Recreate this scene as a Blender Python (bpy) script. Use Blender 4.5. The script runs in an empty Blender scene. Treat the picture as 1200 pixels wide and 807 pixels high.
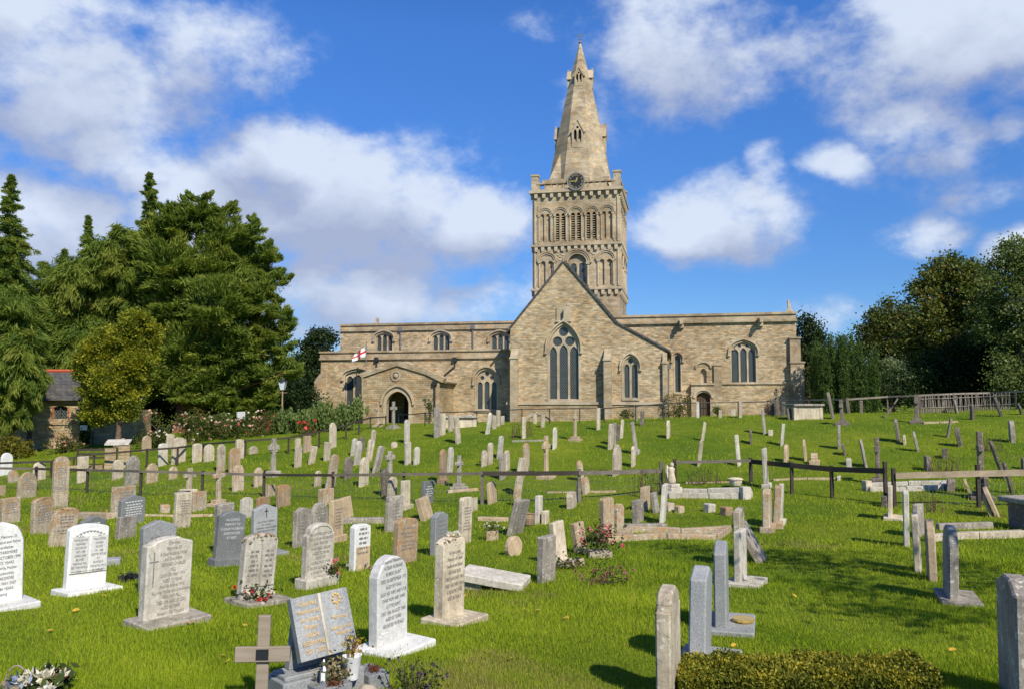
import bpy, bmesh, math, random
import numpy as np
from mathutils import Vector, Matrix
from mathutils.geometry import tessellate_polygon
R = math.radians
rnd = random.Random(7)
NR = np.random.default_rng(11)
SC = bpy.context.scene
COL = SC.collection
# ------------------------------------------------------------------ camera and rays
F = 968.0; PITCH = R(4.02); CAMZ = 2.4
CP, SP = math.cos(PITCH), math.sin(PITCH)
cam = bpy.data.cameras.new('camera'); cam.sensor_width = 22.3; cam.lens = 18.0
cam.clip_start = 0.05; cam.clip_end = 6000
camo = bpy.data.objects.new('camera', cam); COL.objects.link(camo)
camo.location = (0, 0, CAMZ); camo.rotation_euler = (R(90) + PITCH, 0, 0)
SC.camera = camo

def ray(px, py):
    u = (px - 600) / F; v = (403.5 - py) / F
    return Vector((u, CP - v * SP, SP + v * CP))
def at_depth(px, py, Y):
    d = ray(px, py); t = Y / d.y
    return Vector((d.x * t, Y, CAMZ + d.z * t))

# ------------------------------------------------------------------ terrain
KY = np.array([-40, 0, 5, 7.5, 10.5, 14, 18, 22, 26, 30, 34, 38, 42, 46, 50, 58, 66, 90, 900.])
KX = np.array([-.62, -.31, 0., .31, .62])
near = [1.7, 1.75, 2.0, 2.22, 2.45, 2.68]
KD = np.array([
    near + [2.95, 3.18, 3.32, 3.36, 3.25, 3.05, 2.85, 2.72, 2.68, 2.68, 2.68, 2.7, 2.7],
    near + [2.95, 3.15, 3.25, 3.10, 2.78, 2.40, 2.02, 1.75, 1.65, 1.60, 1.60, 1.7, 1.7],
    near + [2.95, 3.10, 3.10, 2.82, 2.33, 1.78, 1.38, 1.18, 1.20, 1.38, 1.42, 1.5, 1.5],
    near + [2.87, 2.92, 2.76, 2.40, 1.90, 1.42, 1.02, 0.78, 0.78, 0.88, 1.00, 1.1, 1.1],
    near + [2.78, 2.75, 2.45, 2.00, 1.50, 1.02, 0.66, 0.42, 0.40, 0.45, 0.50, 0.6, 0.6]])
# smooth the table along depth, densely resampled
_YS = np.concatenate([np.linspace(-40, 70, 441), np.linspace(71, 900, 60)])
_TAB = []
for row in KD:
    r = np.interp(_YS, KY, row)
    k = np.hanning(13); k /= k.sum()
    rp = np.concatenate([np.full(6, r[0]), r[:441], np.full(6, r[440])])
    _TAB.append(np.concatenate([np.convolve(rp, k, 'valid'), r[441:]]))
_TAB = np.array(_TAB)
def ground(x, y):
    x = np.asarray(x, float); y = np.asarray(y, float)
    u = np.clip(x / np.maximum(y, 6.0), -.619, .619)
    cols = np.array([np.interp(y, _YS, t) for t in _TAB])
    fu = (u + .62) / .31; i = np.clip(fu.astype(int), 0, 3); w = fu - i
    w = w * w * (3 - 2 * w) * .5 + w * .5
    ii = np.expand_dims(i, 0)
    a = np.take_along_axis(cols, ii, 0)[0]; b = np.take_along_axis(cols, ii + 1, 0)[0]
    d = a * (1 - w) + b * w
    bump = .035 * np.sin(x * .9 + 1.3 * np.sin(y * .35)) * np.sin(y * .7 + .8) + .02 * np.sin(x * 2.3 + y * 1.1)
    return CAMZ - d + bump * np.clip((y - 3) / 6, 0, 1)
def gz(x, y): return float(ground(np.array([x]), np.array([y]))[0])
def ground_hit(px, py):
    d = ray(px, py)
    ts = np.concatenate([np.arange(3, 30, .02), np.arange(30, 75, .05)]) / d.y
    xs, ys, zs = d.x * ts, d.y * ts, CAMZ + d.z * ts
    below = zs <= ground(xs, ys)
    k = int(np.argmax(below)) if below.any() else 10 ** 6
    if k >= len(ys) or ys[k] > 56:          # a sight line that only grazes the crest of the slope: stand it on the crest
        gp = np.where(ys < 50, zs - ground(xs, ys), 1e9); k = int(np.argmin(gp))
    return Vector((xs[k], ys[k], float(ground(xs[k:k+1], ys[k:k+1])[0])))

# ------------------------------------------------------------------ object helpers
def link(name, data, parent=None, loc=None):
    o = bpy.data.objects.new(name, data); COL.objects.link(o)
    if parent is not None: o.parent = parent
    if loc is not None: o.location = loc
    return o
def tag(o, label=None, cat=None, group=None, kind=None):
    if label: o['label'] = label
    if cat: o['category'] = cat
    if group: o['group'] = group
    if kind: o['kind'] = kind
    return o
def empty(name, loc=(0, 0, 0), rz=0, label=None, cat=None, group=None, kind=None):
    o = link(name, None); o.empty_display_size = .2
    o.location = loc; o.rotation_euler = (0, 0, rz)
    return tag(o, label, cat, group, kind)

class MB:
    def __init__(s): s.v = []; s.f = []
    def add(s, vs, fs):
        n = len(s.v); s.v += [tuple(p) for p in vs]; s.f += [tuple(i + n for i in f) for f in fs]
    def box(s, x0, x1, y0, y1, z0, z1, M=None):
        vs = [Vector((x, y, z)) for z in (z0, z1) for y in (y0, y1) for x in (x0, x1)]
        if M is not None: vs = [M @ p for p in vs]
        s.add(vs, [(0, 2, 3, 1), (4, 5, 7, 6), (0, 1, 5, 4), (2, 6, 7, 3), (0, 4, 6, 2), (1, 3, 7, 5)])
    def prism(s, pts, y0, y1, M=None):          # outline in x,z extruded along y
        n = len(pts)
        vs = [Vector((p[0], y0, p[1])) for p in pts] + [Vector((p[0], y1, p[1])) for p in pts]
        if M is not None: vs = [M @ p for p in vs]
        s.add(vs, [tuple(range(n)), tuple(range(2 * n - 1, n - 1, -1))] + [(i, i + n, (i + 1) % n + n, (i + 1) % n) for i in range(n)])
    def panel(s, outline, holes, y, depth=0.3, back=False, M=None, rim=False):
        polys = [[Vector((p[0], 0, p[1])) for p in pl] for pl in [outline] + holes]
        flat = [Vector((p.x, p.z, 0)) for pl in polys for p in pl]
        tris = tessellate_polygon([[Vector((p.x, p.z, 0)) for p in pl] for pl in polys])
        vs = [Vector((p.x, y, p.y)) for p in flat]
        if M is not None: vs2 = [M @ p for p in vs]
        else: vs2 = vs
        s.add(vs2, tris)
        if back:
            vb = [Vector((p.x, y + depth, p.y)) for p in flat]
            s.add([M @ p for p in vb] if M is not None else vb, tris)
        for pl in (holes + ([outline] if rim else [])):
            n = len(pl)
            a = [Vector((p[0], y, p[1])) for p in pl] + [Vector((p[0], y + depth, p[1])) for p in pl]
            if M is not None: a = [M @ p for p in a]
            s.add(a, [(i, (i + 1) % n, (i + 1) % n + n, i + n) for i in range(n)])
    def band(s, A, B, y0, y1, M=None, closed=False):   # strip between two point rows, extruded
        n = len(A); vs = []
        for y in (y0, y1):
            vs += [Vector((p[0], y, p[1])) for p in A] + [Vector((p[0], y, p[1])) for p in B]
        if M is not None: vs = [M @ p for p in vs]
        fs = []
        for i in range(n if closed else n - 1):
            j = (i + 1) % n
            fs += [(i, j, n + j, n + i), (2*n + i, 3*n + i, 3*n + j, 2*n + j), (i, 2*n + i, 2*n + j, j), (n + i, n + j, 3*n + j, 3*n + i)]
        if not closed: fs += [(0, n, 3*n, 2*n), (n - 1, 3*n - 1 + 0, 4*n - 1, 2*n - 1)] if False else [(0, n, 3*n, 2*n), (n - 1, 2*n + n - 1, 4*n - 1, 2*n - 1)]
        s.add(vs, fs)
    def tube(s, pts, rad, n=6, M=None, cap=True):
        pts = [Vector(p) for p in pts]
        rs = rad if isinstance(rad, (list, tuple)) else [rad] * len(pts)
        vs = []; k = len(pts)
        for i, p in enumerate(pts):
            t = (pts[min(i + 1, k - 1)] - pts[max(i - 1, 0)])
            t = t.normalized() if t.length > 1e-9 else Vector((0, 0, 1))
            a = Vector((0, 0, 1)) if abs(t.z) < .9 else Vector((1, 0, 0))
            e1 = t.cross(a).normalized(); e2 = t.cross(e1)
            for j in range(n):
                th = 2 * math.pi * j / n
                vs.append(p + (e1 * math.cos(th) + e2 * math.sin(th)) * rs[i])
        if M is not None: vs = [M @ p for p in vs]
        fs = [(i*n + j, i*n + (j+1) % n, (i+1)*n + (j+1) % n, (i+1)*n + j) for i in range(k-1) for j in range(n)]
        if cap: fs += [tuple(range(n)), tuple(range((k-1)*n, k*n))]
        s.add(vs, fs)
    def lathe(s, prof, n=12, c=(0, 0, 0), M=None):
        c = Vector(c); vs = []
        for r, z in prof:
            for j in range(n):
                th = 2 * math.pi * j / n; vs.append(c + Vector((r * math.cos(th), r * math.sin(th), z)))
        if M is not None: vs = [M @ p for p in vs]
        k = len(prof)
        fs = [(i*n + j, i*n + (j+1) % n, (i+1)*n + (j+1) % n, (i+1)*n + j) for i in range(k-1) for j in range(n)]
        fs += [tuple(range(n)), tuple(range((k-1)*n, k*n))]
        s.add(vs, fs)
    def blob(s, c, r, n=6, m=4, squash=1, rn=None, jit=0):
        prof = []
        c = Vector(c); vs = []
        for i in range(1, m):
            ph = math.pi * i / m
            for j in range(n):
                th = 2 * math.pi * j / n; q = 1 + (rn.uniform(-jit, jit) if rn else 0)
                vs.append(c + Vector((r*q*math.sin(ph)*math.cos(th), r*q*math.sin(ph)*math.sin(th), r*q*squash*math.cos(ph))))
        top = len(vs); vs += [c + Vector((0, 0, r * squash)), c - Vector((0, 0, r * squash))]
        fs = [(i*n + j, (i+1)*n + j, (i+1)*n + (j+1) % n, i*n + (j+1) % n) for i in range(m-2) for j in range(n)]
        fs += [(top, j, (j+1) % n) for j in range(n)] + [(top+1, (m-2)*n + (j+1) % n, (m-2)*n + j) for j in range(n)]
        s.add(vs, fs)
    def build(s, name, mat, parent=None, smooth=False, bevel=0, loc=None, norm=True):
        me = bpy.data.meshes.new(name); me.from_pydata(s.v, [], s.f)
        if norm or bevel:
            bm = bmesh.new(); bm.from_mesh(me)
            bmesh.ops.remove_doubles(bm, verts=bm.verts, dist=1e-5)
            bmesh.ops.recalc_face_normals(bm, faces=bm.faces)
            if bevel:
                es = [e for e in bm.edges if len(e.link_faces) == 2 and e.calc_face_angle(0) > R(35)]
                bmesh.ops.bevel(bm, geom=es, offset=bevel, segments=1, affect='EDGES', clamp_overlap=True)
            bm.to_mesh(me); bm.free()
        me.materials.append(mat)
        if smooth: me.polygons.foreach_set('use_smooth', [True] * len(me.polygons))
        return link(name, me, parent, loc)

# ------------------------------------------------------------------ materials
def new_mat(name):
    m = bpy.data.materials.new(name); m.use_nodes = True
    nt = m.node_tree; nt.nodes.clear()
    out = nt.nodes.new('ShaderNodeOutputMaterial')
    return m, nt, out
def N(nt, t, **kw):
    n = nt.nodes.new(t)
    for k, v in kw.items():
        if k.startswith('i_'): n.inputs[int(k[2:])].default_value = v
        else: setattr(n, k, v)
    return n
def L(nt, a, ai, b, bi): nt.links.new(a.outputs[ai], b.inputs[bi])
def ramp(nt, src, si, stops):
    r = N(nt, 'ShaderNodeValToRGB'); e = r.color_ramp.elements
    while len(e) < len(stops): e.new(.5)
    for k, (p, c) in enumerate(stops):
        e[k].position = p; e[k].color = (c[0], c[1], c[2], 1) if not isinstance(c, (int, float)) else (c, c, c, 1)
    L(nt, src, si, r, 0); return r
def mixc(nt, fac, a, b, mode='MIX'):
    m = N(nt, 'ShaderNodeMix', data_type='RGBA', blend_type=mode)
    for sock, val in ((m.inputs['Factor'], fac), (m.inputs[6], a), (m.inputs[7], b)):
        if isinstance(val, tuple) and hasattr(val[0], 'outputs'): nt.links.new(val[0].outputs[val[1]], sock)
        elif isinstance(val, tuple): sock.default_value = (val[0], val[1], val[2], 1)
        else: sock.default_value = val
    return (m, 2)
def noise(nt, vec, scale, detail=4, rough=.55):
    n = N(nt, 'ShaderNodeTexNoise'); n.inputs['Scale'].default_value = scale
    n.inputs['Detail'].default_value = detail; n.inputs['Roughness'].default_value = rough
    if vec is not None: nt.links.new(vec.outputs[vec_out(vec)], n.inputs['Vector'])
    return n
def vec_out(n): return getattr(n, 'bl_idname', '') == 'ShaderNodeTexCoord' and 'Object' or 0
def principled(nt, out, col, rough=.85, bump=None, strength=.3, dist=.02, spec=.3, metal=0):
    b = N(nt, 'ShaderNodeBsdfPrincipled')
    b.inputs['Roughness'].default_value = rough; b.inputs['Specular IOR Level'].default_value = spec
    b.inputs['Metallic'].default_value = metal
    if hasattr(col[0], 'outputs'): nt.links.new(col[0].outputs[col[1]], b.inputs['Base Color'])
    else: b.inputs['Base Color'].default_value = (*col[:3], 1)
    if bump is not None:
        bp = N(nt, 'ShaderNodeBump'); bp.inputs['Strength'].default_value = strength; bp.inputs['Distance'].default_value = dist
        nt.links.new(bump[0].outputs[bump[1]], bp.inputs['Height']); L(nt, bp, 0, b, 'Normal')
    L(nt, b, 0, out, 0); return b
def plain(name, col, rough=.7, var=.15, scale=12, metal=0, spec=.3, bump=.15):
    m, nt, out = new_mat(name); tc = N(nt, 'ShaderNodeTexCoord')
    n = noise(nt, tc, scale, 5)
    c = ramp(nt, n, 0, [(.3, [x * (1 - var) for x in col]), (.7, [min(1, x * (1 + var)) for x in col])])
    principled(nt, out, (c, 0), rough, (n, 0), bump, .01, spec, metal); return m

def masonry(name, c1, c2, mort, bw, rh, stain, bump=.5, msize=.012, var=.6):
    m, nt, out = new_mat(name); tc = N(nt, 'ShaderNodeTexCoord')
    sep = N(nt, 'ShaderNodeSeparateXYZ'); L(nt, tc, 'Object', sep, 0)
    ad = N(nt, 'ShaderNodeMath', operation='ADD'); L(nt, sep, 0, ad, 0); L(nt, sep, 1, ad, 1)
    nz = noise(nt, tc, 2.2, 3)
    wob = N(nt, 'ShaderNodeMath', operation='MULTIPLY_ADD'); L(nt, nz, 0, wob, 0); wob.inputs[1].default_value = .06; L(nt, sep, 2, wob, 2)
    cb = N(nt, 'ShaderNodeCombineXYZ'); L(nt, ad, 0, cb, 0); L(nt, wob, 0, cb, 1)
    br = N(nt, 'ShaderNodeTexBrick'); L(nt, cb, 0, br, 'Vector')
    br.inputs['Scale'].default_value = 1; br.inputs['Brick Width'].default_value = bw; br.inputs['Row Height'].default_value = rh
    br.inputs['Mortar Size'].default_value = msize; br.inputs['Mortar Smooth'].default_value = .4; br.inputs['Bias'].default_value = 0
    br.inputs['Color1'].default_value = (*c1, 1); br.inputs['Color2'].default_value = (*c2, 1); br.inputs['Mortar'].default_value = (*mort, 1)
    # voronoi patches change the tone of single stones
    mp = N(nt, 'ShaderNodeMapping'); L(nt, cb, 0, mp, 0); mp.inputs['Scale'].default_value = (1 / bw, 1 / rh, 1)
    wn = N(nt, 'ShaderNodeTexVoronoi'); L(nt, mp, 0, wn, 0); wn.inputs['Scale'].default_value = 1.0
    hs = N(nt, 'ShaderNodeSeparateColor'); L(nt, wn, 'Color', hs, 0)
    t1 = ramp(nt, hs, 0, [(0, [.62, .58, .52]), (.5, [1, 1, 1]), (1, [1.25, 1.17, 1.0])])
    t2 = ramp(nt, hs, 1, [(0, [1, 1, 1]), (.72, [1, 1, 1]), (.86, [1.15, .86, .55]), (1, [.80, .84, .86])])
    c = mixc(nt, var, (br, 0), (t1, 0), 'MULTIPLY'); c = mixc(nt, var, c, (t2, 0), 'MULTIPLY')
    big = noise(nt, tc, .55, 6, .62)
    st = ramp(nt, big, 0, [(.36, stain), (.6, [1, 1, 1])])
    c = mixc(nt, .8, c, (st, 0), 'MULTIPLY')
    fine = noise(nt, tc, 9, 5, .7)
    ft = ramp(nt, fine, 0, [(.3, .78), (.7, 1.15)])
    c = mixc(nt, .8, c, (ft, 0), 'MULTIPLY')
    # orange and grey lichen blotches
    li = noise(nt, tc, 3.1, 6, .7); lr = ramp(nt, li, 0, [(.66, 0), (.75, .5)])
    c = mixc(nt, (lr, 0), c, (.36, .22, .09))
    h = mixc(nt, .5, (br, 1), (fine, 0))
    inv = N(nt, 'ShaderNodeMath', operation='MULTIPLY_ADD'); L(nt, br, 1, inv, 0); inv.inputs[1].default_value = -1.0; L(nt, fine, 0, inv, 2)
    principled(nt, out, c, .9, (inv, 0), bump, .03, .2); return m

M = {}
M['rubble'] = masonry('rubble_stone', (.645, .525, .345), (.36, .29, .185), (.50, .42, .30), .32, .12, [.66, .62, .58], .55)
M['ashlar'] = masonry('ashlar_stone', (.52, .44, .31), (.42, .35, .24), (.40, .335, .235), .5, .24, [.54, .50, .45], .35, .01, .5)
M['dress'] = masonry('dressed_stone', (.55, .47, .34), (.48, .41, .295), (.44, .37, .265), .8, .4, [.60, .56, .51], .15, .006, .3)
M['cottage'] = masonry('cottage_stone', (.52, .42, .27), (.40, .31, .19), (.36, .3, .2), .4, .14, [.6, .56, .5], .6)
M['lead'] = plain('lead_sheet', (.22, .23, .24), .55, .12)
M['slate'] = masonry('roof_slate', (.09, .095, .10), (.13, .13, .135), (.05, .05, .05), .3, .2, [.7, .7, .7], .4)
M['iron'] = plain('painted_iron', (.03, .03, .032), .5)
M['iron_grey'] = plain('grey_iron', (.16, .165, .17), .5)
M['redtile'] = plain('red_tile', (.42, .09, .04), .8)
M['black'] = plain('painted_dark_inside', (.012, .012, .012), .9)  # near-black for plates that paint in the unlit inside behind openings
M['gold'] = plain('gilt', (.75, .52, .16), .35, metal=.6)
M['goldpaint'] = plain('gold_paint', (.72, .45, .14), .5)
M['dial'] = plain('clock_dial', (.02, .022, .026), .5)
M['oak'] = plain('oak_board', (.10, .065, .04), .8)
M['ink'] = plain('letter_black', (.05, .05, .05), .7)
M['inkgrey'] = plain('letter_grey', (.20, .185, .165), .8, .4, 40)
M['inkwhite'] = plain('letter_white', (.62, .62, .6), .8)
M['bark'] = plain('bark', (.13, .085, .055), .95, .35, 6, bump=.6)
M['barkred'] = plain('red_bark', (.20, .085, .05), .95, .35, 6, bump=.6)
M['white'] = plain('white_paint', (.78, .78, .76), .6)
M['red'] = plain('red_cloth', (.55, .03, .03), .8)
M['lampglass'] = plain('lamp_glass', (.62, .68, .7), .15, spec=.6)
M['terracotta'] = plain('terracotta', (.33, .17, .08), .85)
M['chrome'] = plain('steel_pot', (.6, .6, .6), .25, metal=.9)

def glass_mat():
    m, nt, out = new_mat('leaded_glass'); tc = N(nt, 'ShaderNodeTexCoord')
    sep = N(nt, 'ShaderNodeSeparateXYZ'); L(nt, tc, 'Object', sep, 0)
    def diag(sign):
        s1 = N(nt, 'ShaderNodeMath', operation='MULTIPLY_ADD'); L(nt, sep, 0, s1, 0); s1.inputs[1].default_value = sign * 1.35; L(nt, sep, 2, s1, 2)
        s2 = N(nt, 'ShaderNodeMath', operation='MULTIPLY'); L(nt, s1, 0, s2, 0); s2.inputs[1].default_value = 1 / .21
        s3 = N(nt, 'ShaderNodeMath', operation='FRACT'); L(nt, s2, 0, s3, 0)
        s4 = N(nt, 'ShaderNodeMath', operation='LESS_THAN'); L(nt, s3, 0, s4, 0); s4.inputs[1].default_value = .27; return s4
    a, b = diag(1), diag(-1)
    mx = N(nt, 'ShaderNodeMath', operation='MAXIMUM'); L(nt, a, 0, mx, 0); L(nt, b, 0, mx, 1)
    n = noise(nt, tc, 3, 2)
    g = ramp(nt, n, 0, [(.3, [.012, .016, .016]), (.7, [.035, .045, .045])])
    c = mixc(nt, (mx, 0), (g, 0), (.10, .112, .108))
    bs = principled(nt, out, c, .25, (n, 0), .2, .02, .5); return m
M['glass'] = glass_mat()

def gravestone(name, base, dark, lich=.5, orange=.5, speck=0, rough=.85, moss=.3):
    """weathered stone: blotches, speckle, lichen; every object gets its own offset"""
    m, nt, out = new_mat(name); tc = N(nt, 'ShaderNodeTexCoord'); oi = N(nt, 'ShaderNodeObjectInfo')
    off = N(nt, 'ShaderNodeVectorMath', operation='SCALE'); off.inputs[0].default_value = (37, 53, 71); L(nt, oi, 'Random', off, 'Scale')
    v = N(nt, 'ShaderNodeVectorMath', operation='ADD'); L(nt, tc, 'Object', v, 0); L(nt, off, 0, v, 1)
    big = noise(nt, v, 3.0, 6, .65)
    c = ramp(nt, big, 0, [(.32, dark), (.62, base)]); c = (c, 0)
    hv = N(nt, 'ShaderNodeMapRange'); L(nt, oi, 'Random', hv, 0); hv.inputs[3].default_value = .78; hv.inputs[4].default_value = 1.12
    cv = N(nt, 'ShaderNodeCombineColor'); [L(nt, hv, 0, cv, k) for k in range(3)]
    c = mixc(nt, 1.0, c, (cv, 0), 'MULTIPLY')
    # vertical run-off streaks
    mp = N(nt, 'ShaderNodeMapping'); L(nt, v, 0, mp, 0); mp.inputs['Scale'].default_value = (14, 14, 1.2)
    stn = noise(nt, mp, 1.0, 4, .6); sr = ramp(nt, stn, 0, [(.36, .5), (.58, 1.0)])
    c = mixc(nt, .55 * min(1, lich + .2), c, (sr, 0), 'MULTIPLY')
    fine = noise(nt, v, 60 if speck else 26, 3, .7)
    fr = ramp(nt, fine, 0, [(.35, .70 if speck else .84), (.65, 1.2 if speck else 1.1)])
    c = mixc(nt, .8, c, (fr, 0), 'MULTIPLY')
    if lich:
        gl = noise(nt, v, 16, 5, .75); gr = ramp(nt, gl, 0, [(.57, 0), (.63, lich)])
        c = mixc(nt, (gr, 0), c, (.68, .65, .55))
        g2 = noise(nt, v, 11, 5, .75); g2.inputs['Lacunarity'].default_value = 2.3
        gr2 = ramp(nt, g2, 0, [(.33, lich * .85), (.43, 0)])
        c = mixc(nt, (gr2, 0), c, (.14, .125, .10))
    if orange:
        sep = N(nt, 'ShaderNodeSeparateXYZ'); L(nt, tc, 'Generated', sep, 0)
        ol = noise(nt, v, 6, 6, .72)
        tp = N(nt, 'ShaderNodeMath', operation='MULTIPLY_ADD'); L(nt, sep, 2, tp, 0); tp.inputs[1].default_value = .16 * orange; L(nt, ol, 0, tp, 2)
        orr = ramp(nt, tp, 0, [(.765 - .075 * orange, 0), (.83 - .07 * orange, .75)])
        c = mixc(nt, (orr, 0), c, (.36, .20, .07))
    ht = N(nt, 'ShaderNodeMath', operation='MULTIPLY_ADD'); L(nt, big, 0, ht, 0); ht.inputs[1].default_value = 1.5; L(nt, fine, 0, ht, 2)
    principled(nt, out, c, rough, (ht, 0), .35 if lich else .1, .012, .3); return m
M['marble'] = gravestone('white_marble', (.74, .735, .70), (.66, .65, .60), .06, 0, 0, .6)
M['white_stone'] = gravestone('whitened_stone', (.70, .65, .54), (.46, .415, .33), .6, .3)
M['cream'] = gravestone('cream_limestone', (.67, .58, .42), (.42, .345, .24), .75, .6)
M['buff'] = gravestone('buff_limestone', (.57, .44, .28), (.41, .30, .18), .6, .9)
M['lichen'] = gravestone('lichened_stone', (.60, .50, .36), (.40, .32, .22), .9, 1.35)
M['rust'] = gravestone('rust_stone', (.40, .29, .18), (.27, .19, .12), .5, 1.3)
M['grey'] = gravestone('grey_granite', (.36, .37, .36), (.28, .29, .285), .12, 0, 1, .6)
M['dgrey'] = gravestone('dark_granite', (.25, .26, .255), (.19, .198, .195), .1, 0, 1, .55)
M['slategrey'] = gravestone('grey_stone', (.43, .385, .315), (.25, .22, .18), .75, .55)
M['dark'] = gravestone('dark_weathered_shaded_stone', (.22, .18, .14), (.12, .10, .08), .5, .7)  # dark weathered stone; also paints in the sunless faces of right-slope stones
M['moss'] = plain('mossy_crust', (.26, .19, .10), .95, .5, 40, bump=.9)
def timber(name, a, b):
    m, nt, out = new_mat(name); tc = N(nt, 'ShaderNodeTexCoord')
    mp = N(nt, 'ShaderNodeMapping'); L(nt, tc, 'Object', mp, 0); mp.inputs['Scale'].default_value = (1.5, 20, 20)
    n = noise(nt, mp, 1.0, 5, .7); n2 = noise(nt, tc, 1.1, 4)
    c = ramp(nt, n, 0, [(.3, b), (.7, a)]); t = ramp(nt, n2, 0, [(.35, .65), (.65, 1.15)])
    c = mixc(nt, .8, (c, 0), (t, 0), 'MULTIPLY')
    principled(nt, out, c, .9, (n, 0), .4, .01, .2); return m
M['timber'] = timber('weathered_timber', (.22, .19, .155), (.12, .10, .08))
M['timber_dark'] = timber('dark_timber', (.085, .068, .054), (.045, .037, .03))
M['timber_pale'] = timber('pale_timber', (.46, .37, .25), (.32, .25, .16))
M['timber_silver'] = timber('silvered_timber', (.33, .285, .23), (.19, .16, .125))
M['cross_wood'] = timber('grave_cross_wood', (.40, .33, .25), (.26, .21, .155))

def leaf_mat(name, trans=.35, rough=.55, spec=.2):
    m, nt, out = new_mat(name)
    at = N(nt, 'ShaderNodeAttribute', attribute_name='tint')
    b = N(nt, 'ShaderNodeBsdfPrincipled'); b.inputs['Roughness'].default_value = rough; b.inputs['Specular IOR Level'].default_value = spec
    L(nt, at, 'Color', b, 'Base Color')
    tr = N(nt, 'ShaderNodeBsdfTranslucent')
    mul = N(nt, 'ShaderNodeMix', data_type='RGBA', blend_type='MULTIPLY'); mul.inputs[0].default_value = 1
    L(nt, at, 'Color', mul, 6); mul.inputs[7].default_value = (1.25, 1.3, .6, 1)
    L(nt, mul, 2, tr, 0)
    mx = N(nt, 'ShaderNodeMixShader'); mx.inputs[0].default_value = trans
    L(nt, b, 0, mx, 1); L(nt, tr, 0, mx, 2); L(nt, mx, 0, out, 0); return m
M['leaf'] = leaf_mat('foliage'); M['blade'] = leaf_mat('grass_blade', .3, .9, .04); M['petal'] = leaf_mat('petal', .25, .6)

def np_mesh(name, V, faces4, cols, mat, parent=None):
    """faces4: (n,k) index array; cols: per-face rgb"""
    me = bpy.data.meshes.new(name); n, k = faces4.shape
    me.vertices.add(len(V)); me.vertices.foreach_set('co', np.ascontiguousarray(V, np.float32).ravel())
    me.loops.add(n * k); me.loops.foreach_set('vertex_index', faces4.astype(np.int32).ravel())
    me.polygons.add(n); me.polygons.foreach_set('loop_start', np.arange(0, n * k, k, dtype=np.int32))
    me.update(calc_edges=True)
    if cols is not None:
        a = me.attributes.new('tint', 'FLOAT_COLOR', 'FACE')
        c4 = np.ones((n, 4), np.float32); c4[:, :3] = cols; a.data.foreach_set('color', c4.ravel())
    me.materials.append(mat); me.validate()
    return link(name, me, parent)
def unit(v): return v / np.maximum(np.linalg.norm(v, axis=1, keepdims=True), 1e-9)
def cards(name, P, D, ln, wd, cols, mat, parent=None, rng=NR):
    """leaf-shaped quads at P along D"""
    n = len(P); D = unit(D)
    S = unit(np.cross(D, unit(rng.normal(size=(n, 3)))))
    ln = np.asarray(ln).reshape(-1, 1) * np.ones((n, 1)); wd = np.asarray(wd).reshape(-1, 1) * np.ones((n, 1))
    V = np.empty((n, 4, 3)); V[:, 0] = P - D * ln * .5; V[:, 2] = P + D * ln * .5
    mid = P - D * ln * .05 + np.cross(D, S) * ln * .08
    V[:, 1] = mid + S * wd * .5; V[:, 3] = mid - S * wd * .5
    return np_mesh(name, V.reshape(-1, 3), np.arange(n * 4).reshape(n, 4), cols, mat, parent)
# ------------------------------------------------------------------ church
TH = R(12); RX = Vector((math.cos(TH), -math.sin(TH), 0)); NX = Vector((math.sin(TH), math.cos(TH), 0))
CO = at_depth(660, 471.5, 58); CO.z = 1.0
def pz(px, py, n):
    d = ray(px, py); o = Vector((0, 0, CAMZ))
    t = (CO - o).dot(NX) + n; t /= d.dot(NX)
    p = o + d * t - CO
    return p.dot(RX), p.z
def ps(px, n): return pz(px, 440, n)[0]
def pzz(px, py, n): return pz(px, py, n)[1]
church = empty('church', CO, -TH, 'buff limestone parish church with arcaded square tower, clock and short stone spire', 'church')
def arch_pts(cx, w, zs, za, kind='two', n=9):
    h = za - zs; hw = w / 2; right = []
    if kind == 'round' or (kind == 'two' and h < hw * .98):
        kind = 'round' if abs(h - hw) < .15 * hw or kind == 'round' else 'four'
    if kind == 'two':
        r = (h * h + hw * hw) / w; c = hw - r; a1 = math.atan2(h, -c)
        right = [(c + r * math.cos(a1 * i / n), r * math.sin(a1 * i / n)) for i in range(n + 1)]
    elif kind == 'round':
        right = [(hw * math.cos(math.pi / 2 * i / n), h * math.sin(math.pi / 2 * i / n)) for i in range(n + 1)]
    else:
        P = [(hw, 0), (hw, .62 * h), (.5 * hw, .86 * h), (0, h)]
        for i in range(n + 1):
            t = i / n; b = [(1-t)**3, 3*t*(1-t)**2, 3*t*t*(1-t), t**3]
            right.append((sum(b[k]*P[k][0] for k in range(4)), sum(b[k]*P[k][1] for k in range(4))))
    left = [(-x, z) for x, z in reversed(right[:-1])]
    return [(cx + x, zs + z) for x, z in right + left]
def opening(cx, w, z0, zs, za, kind='two', n=9):
    return [(cx - w/2, z0), (cx + w/2, z0)] + arch_pts(cx, w, zs, za, kind, n)
def circle(cx, cz, r, n=14): return [(cx + r*math.cos(2*math.pi*i/n), cz + r*math.sin(2*math.pi*i/n)) for i in range(n)]
WINS = []
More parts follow.
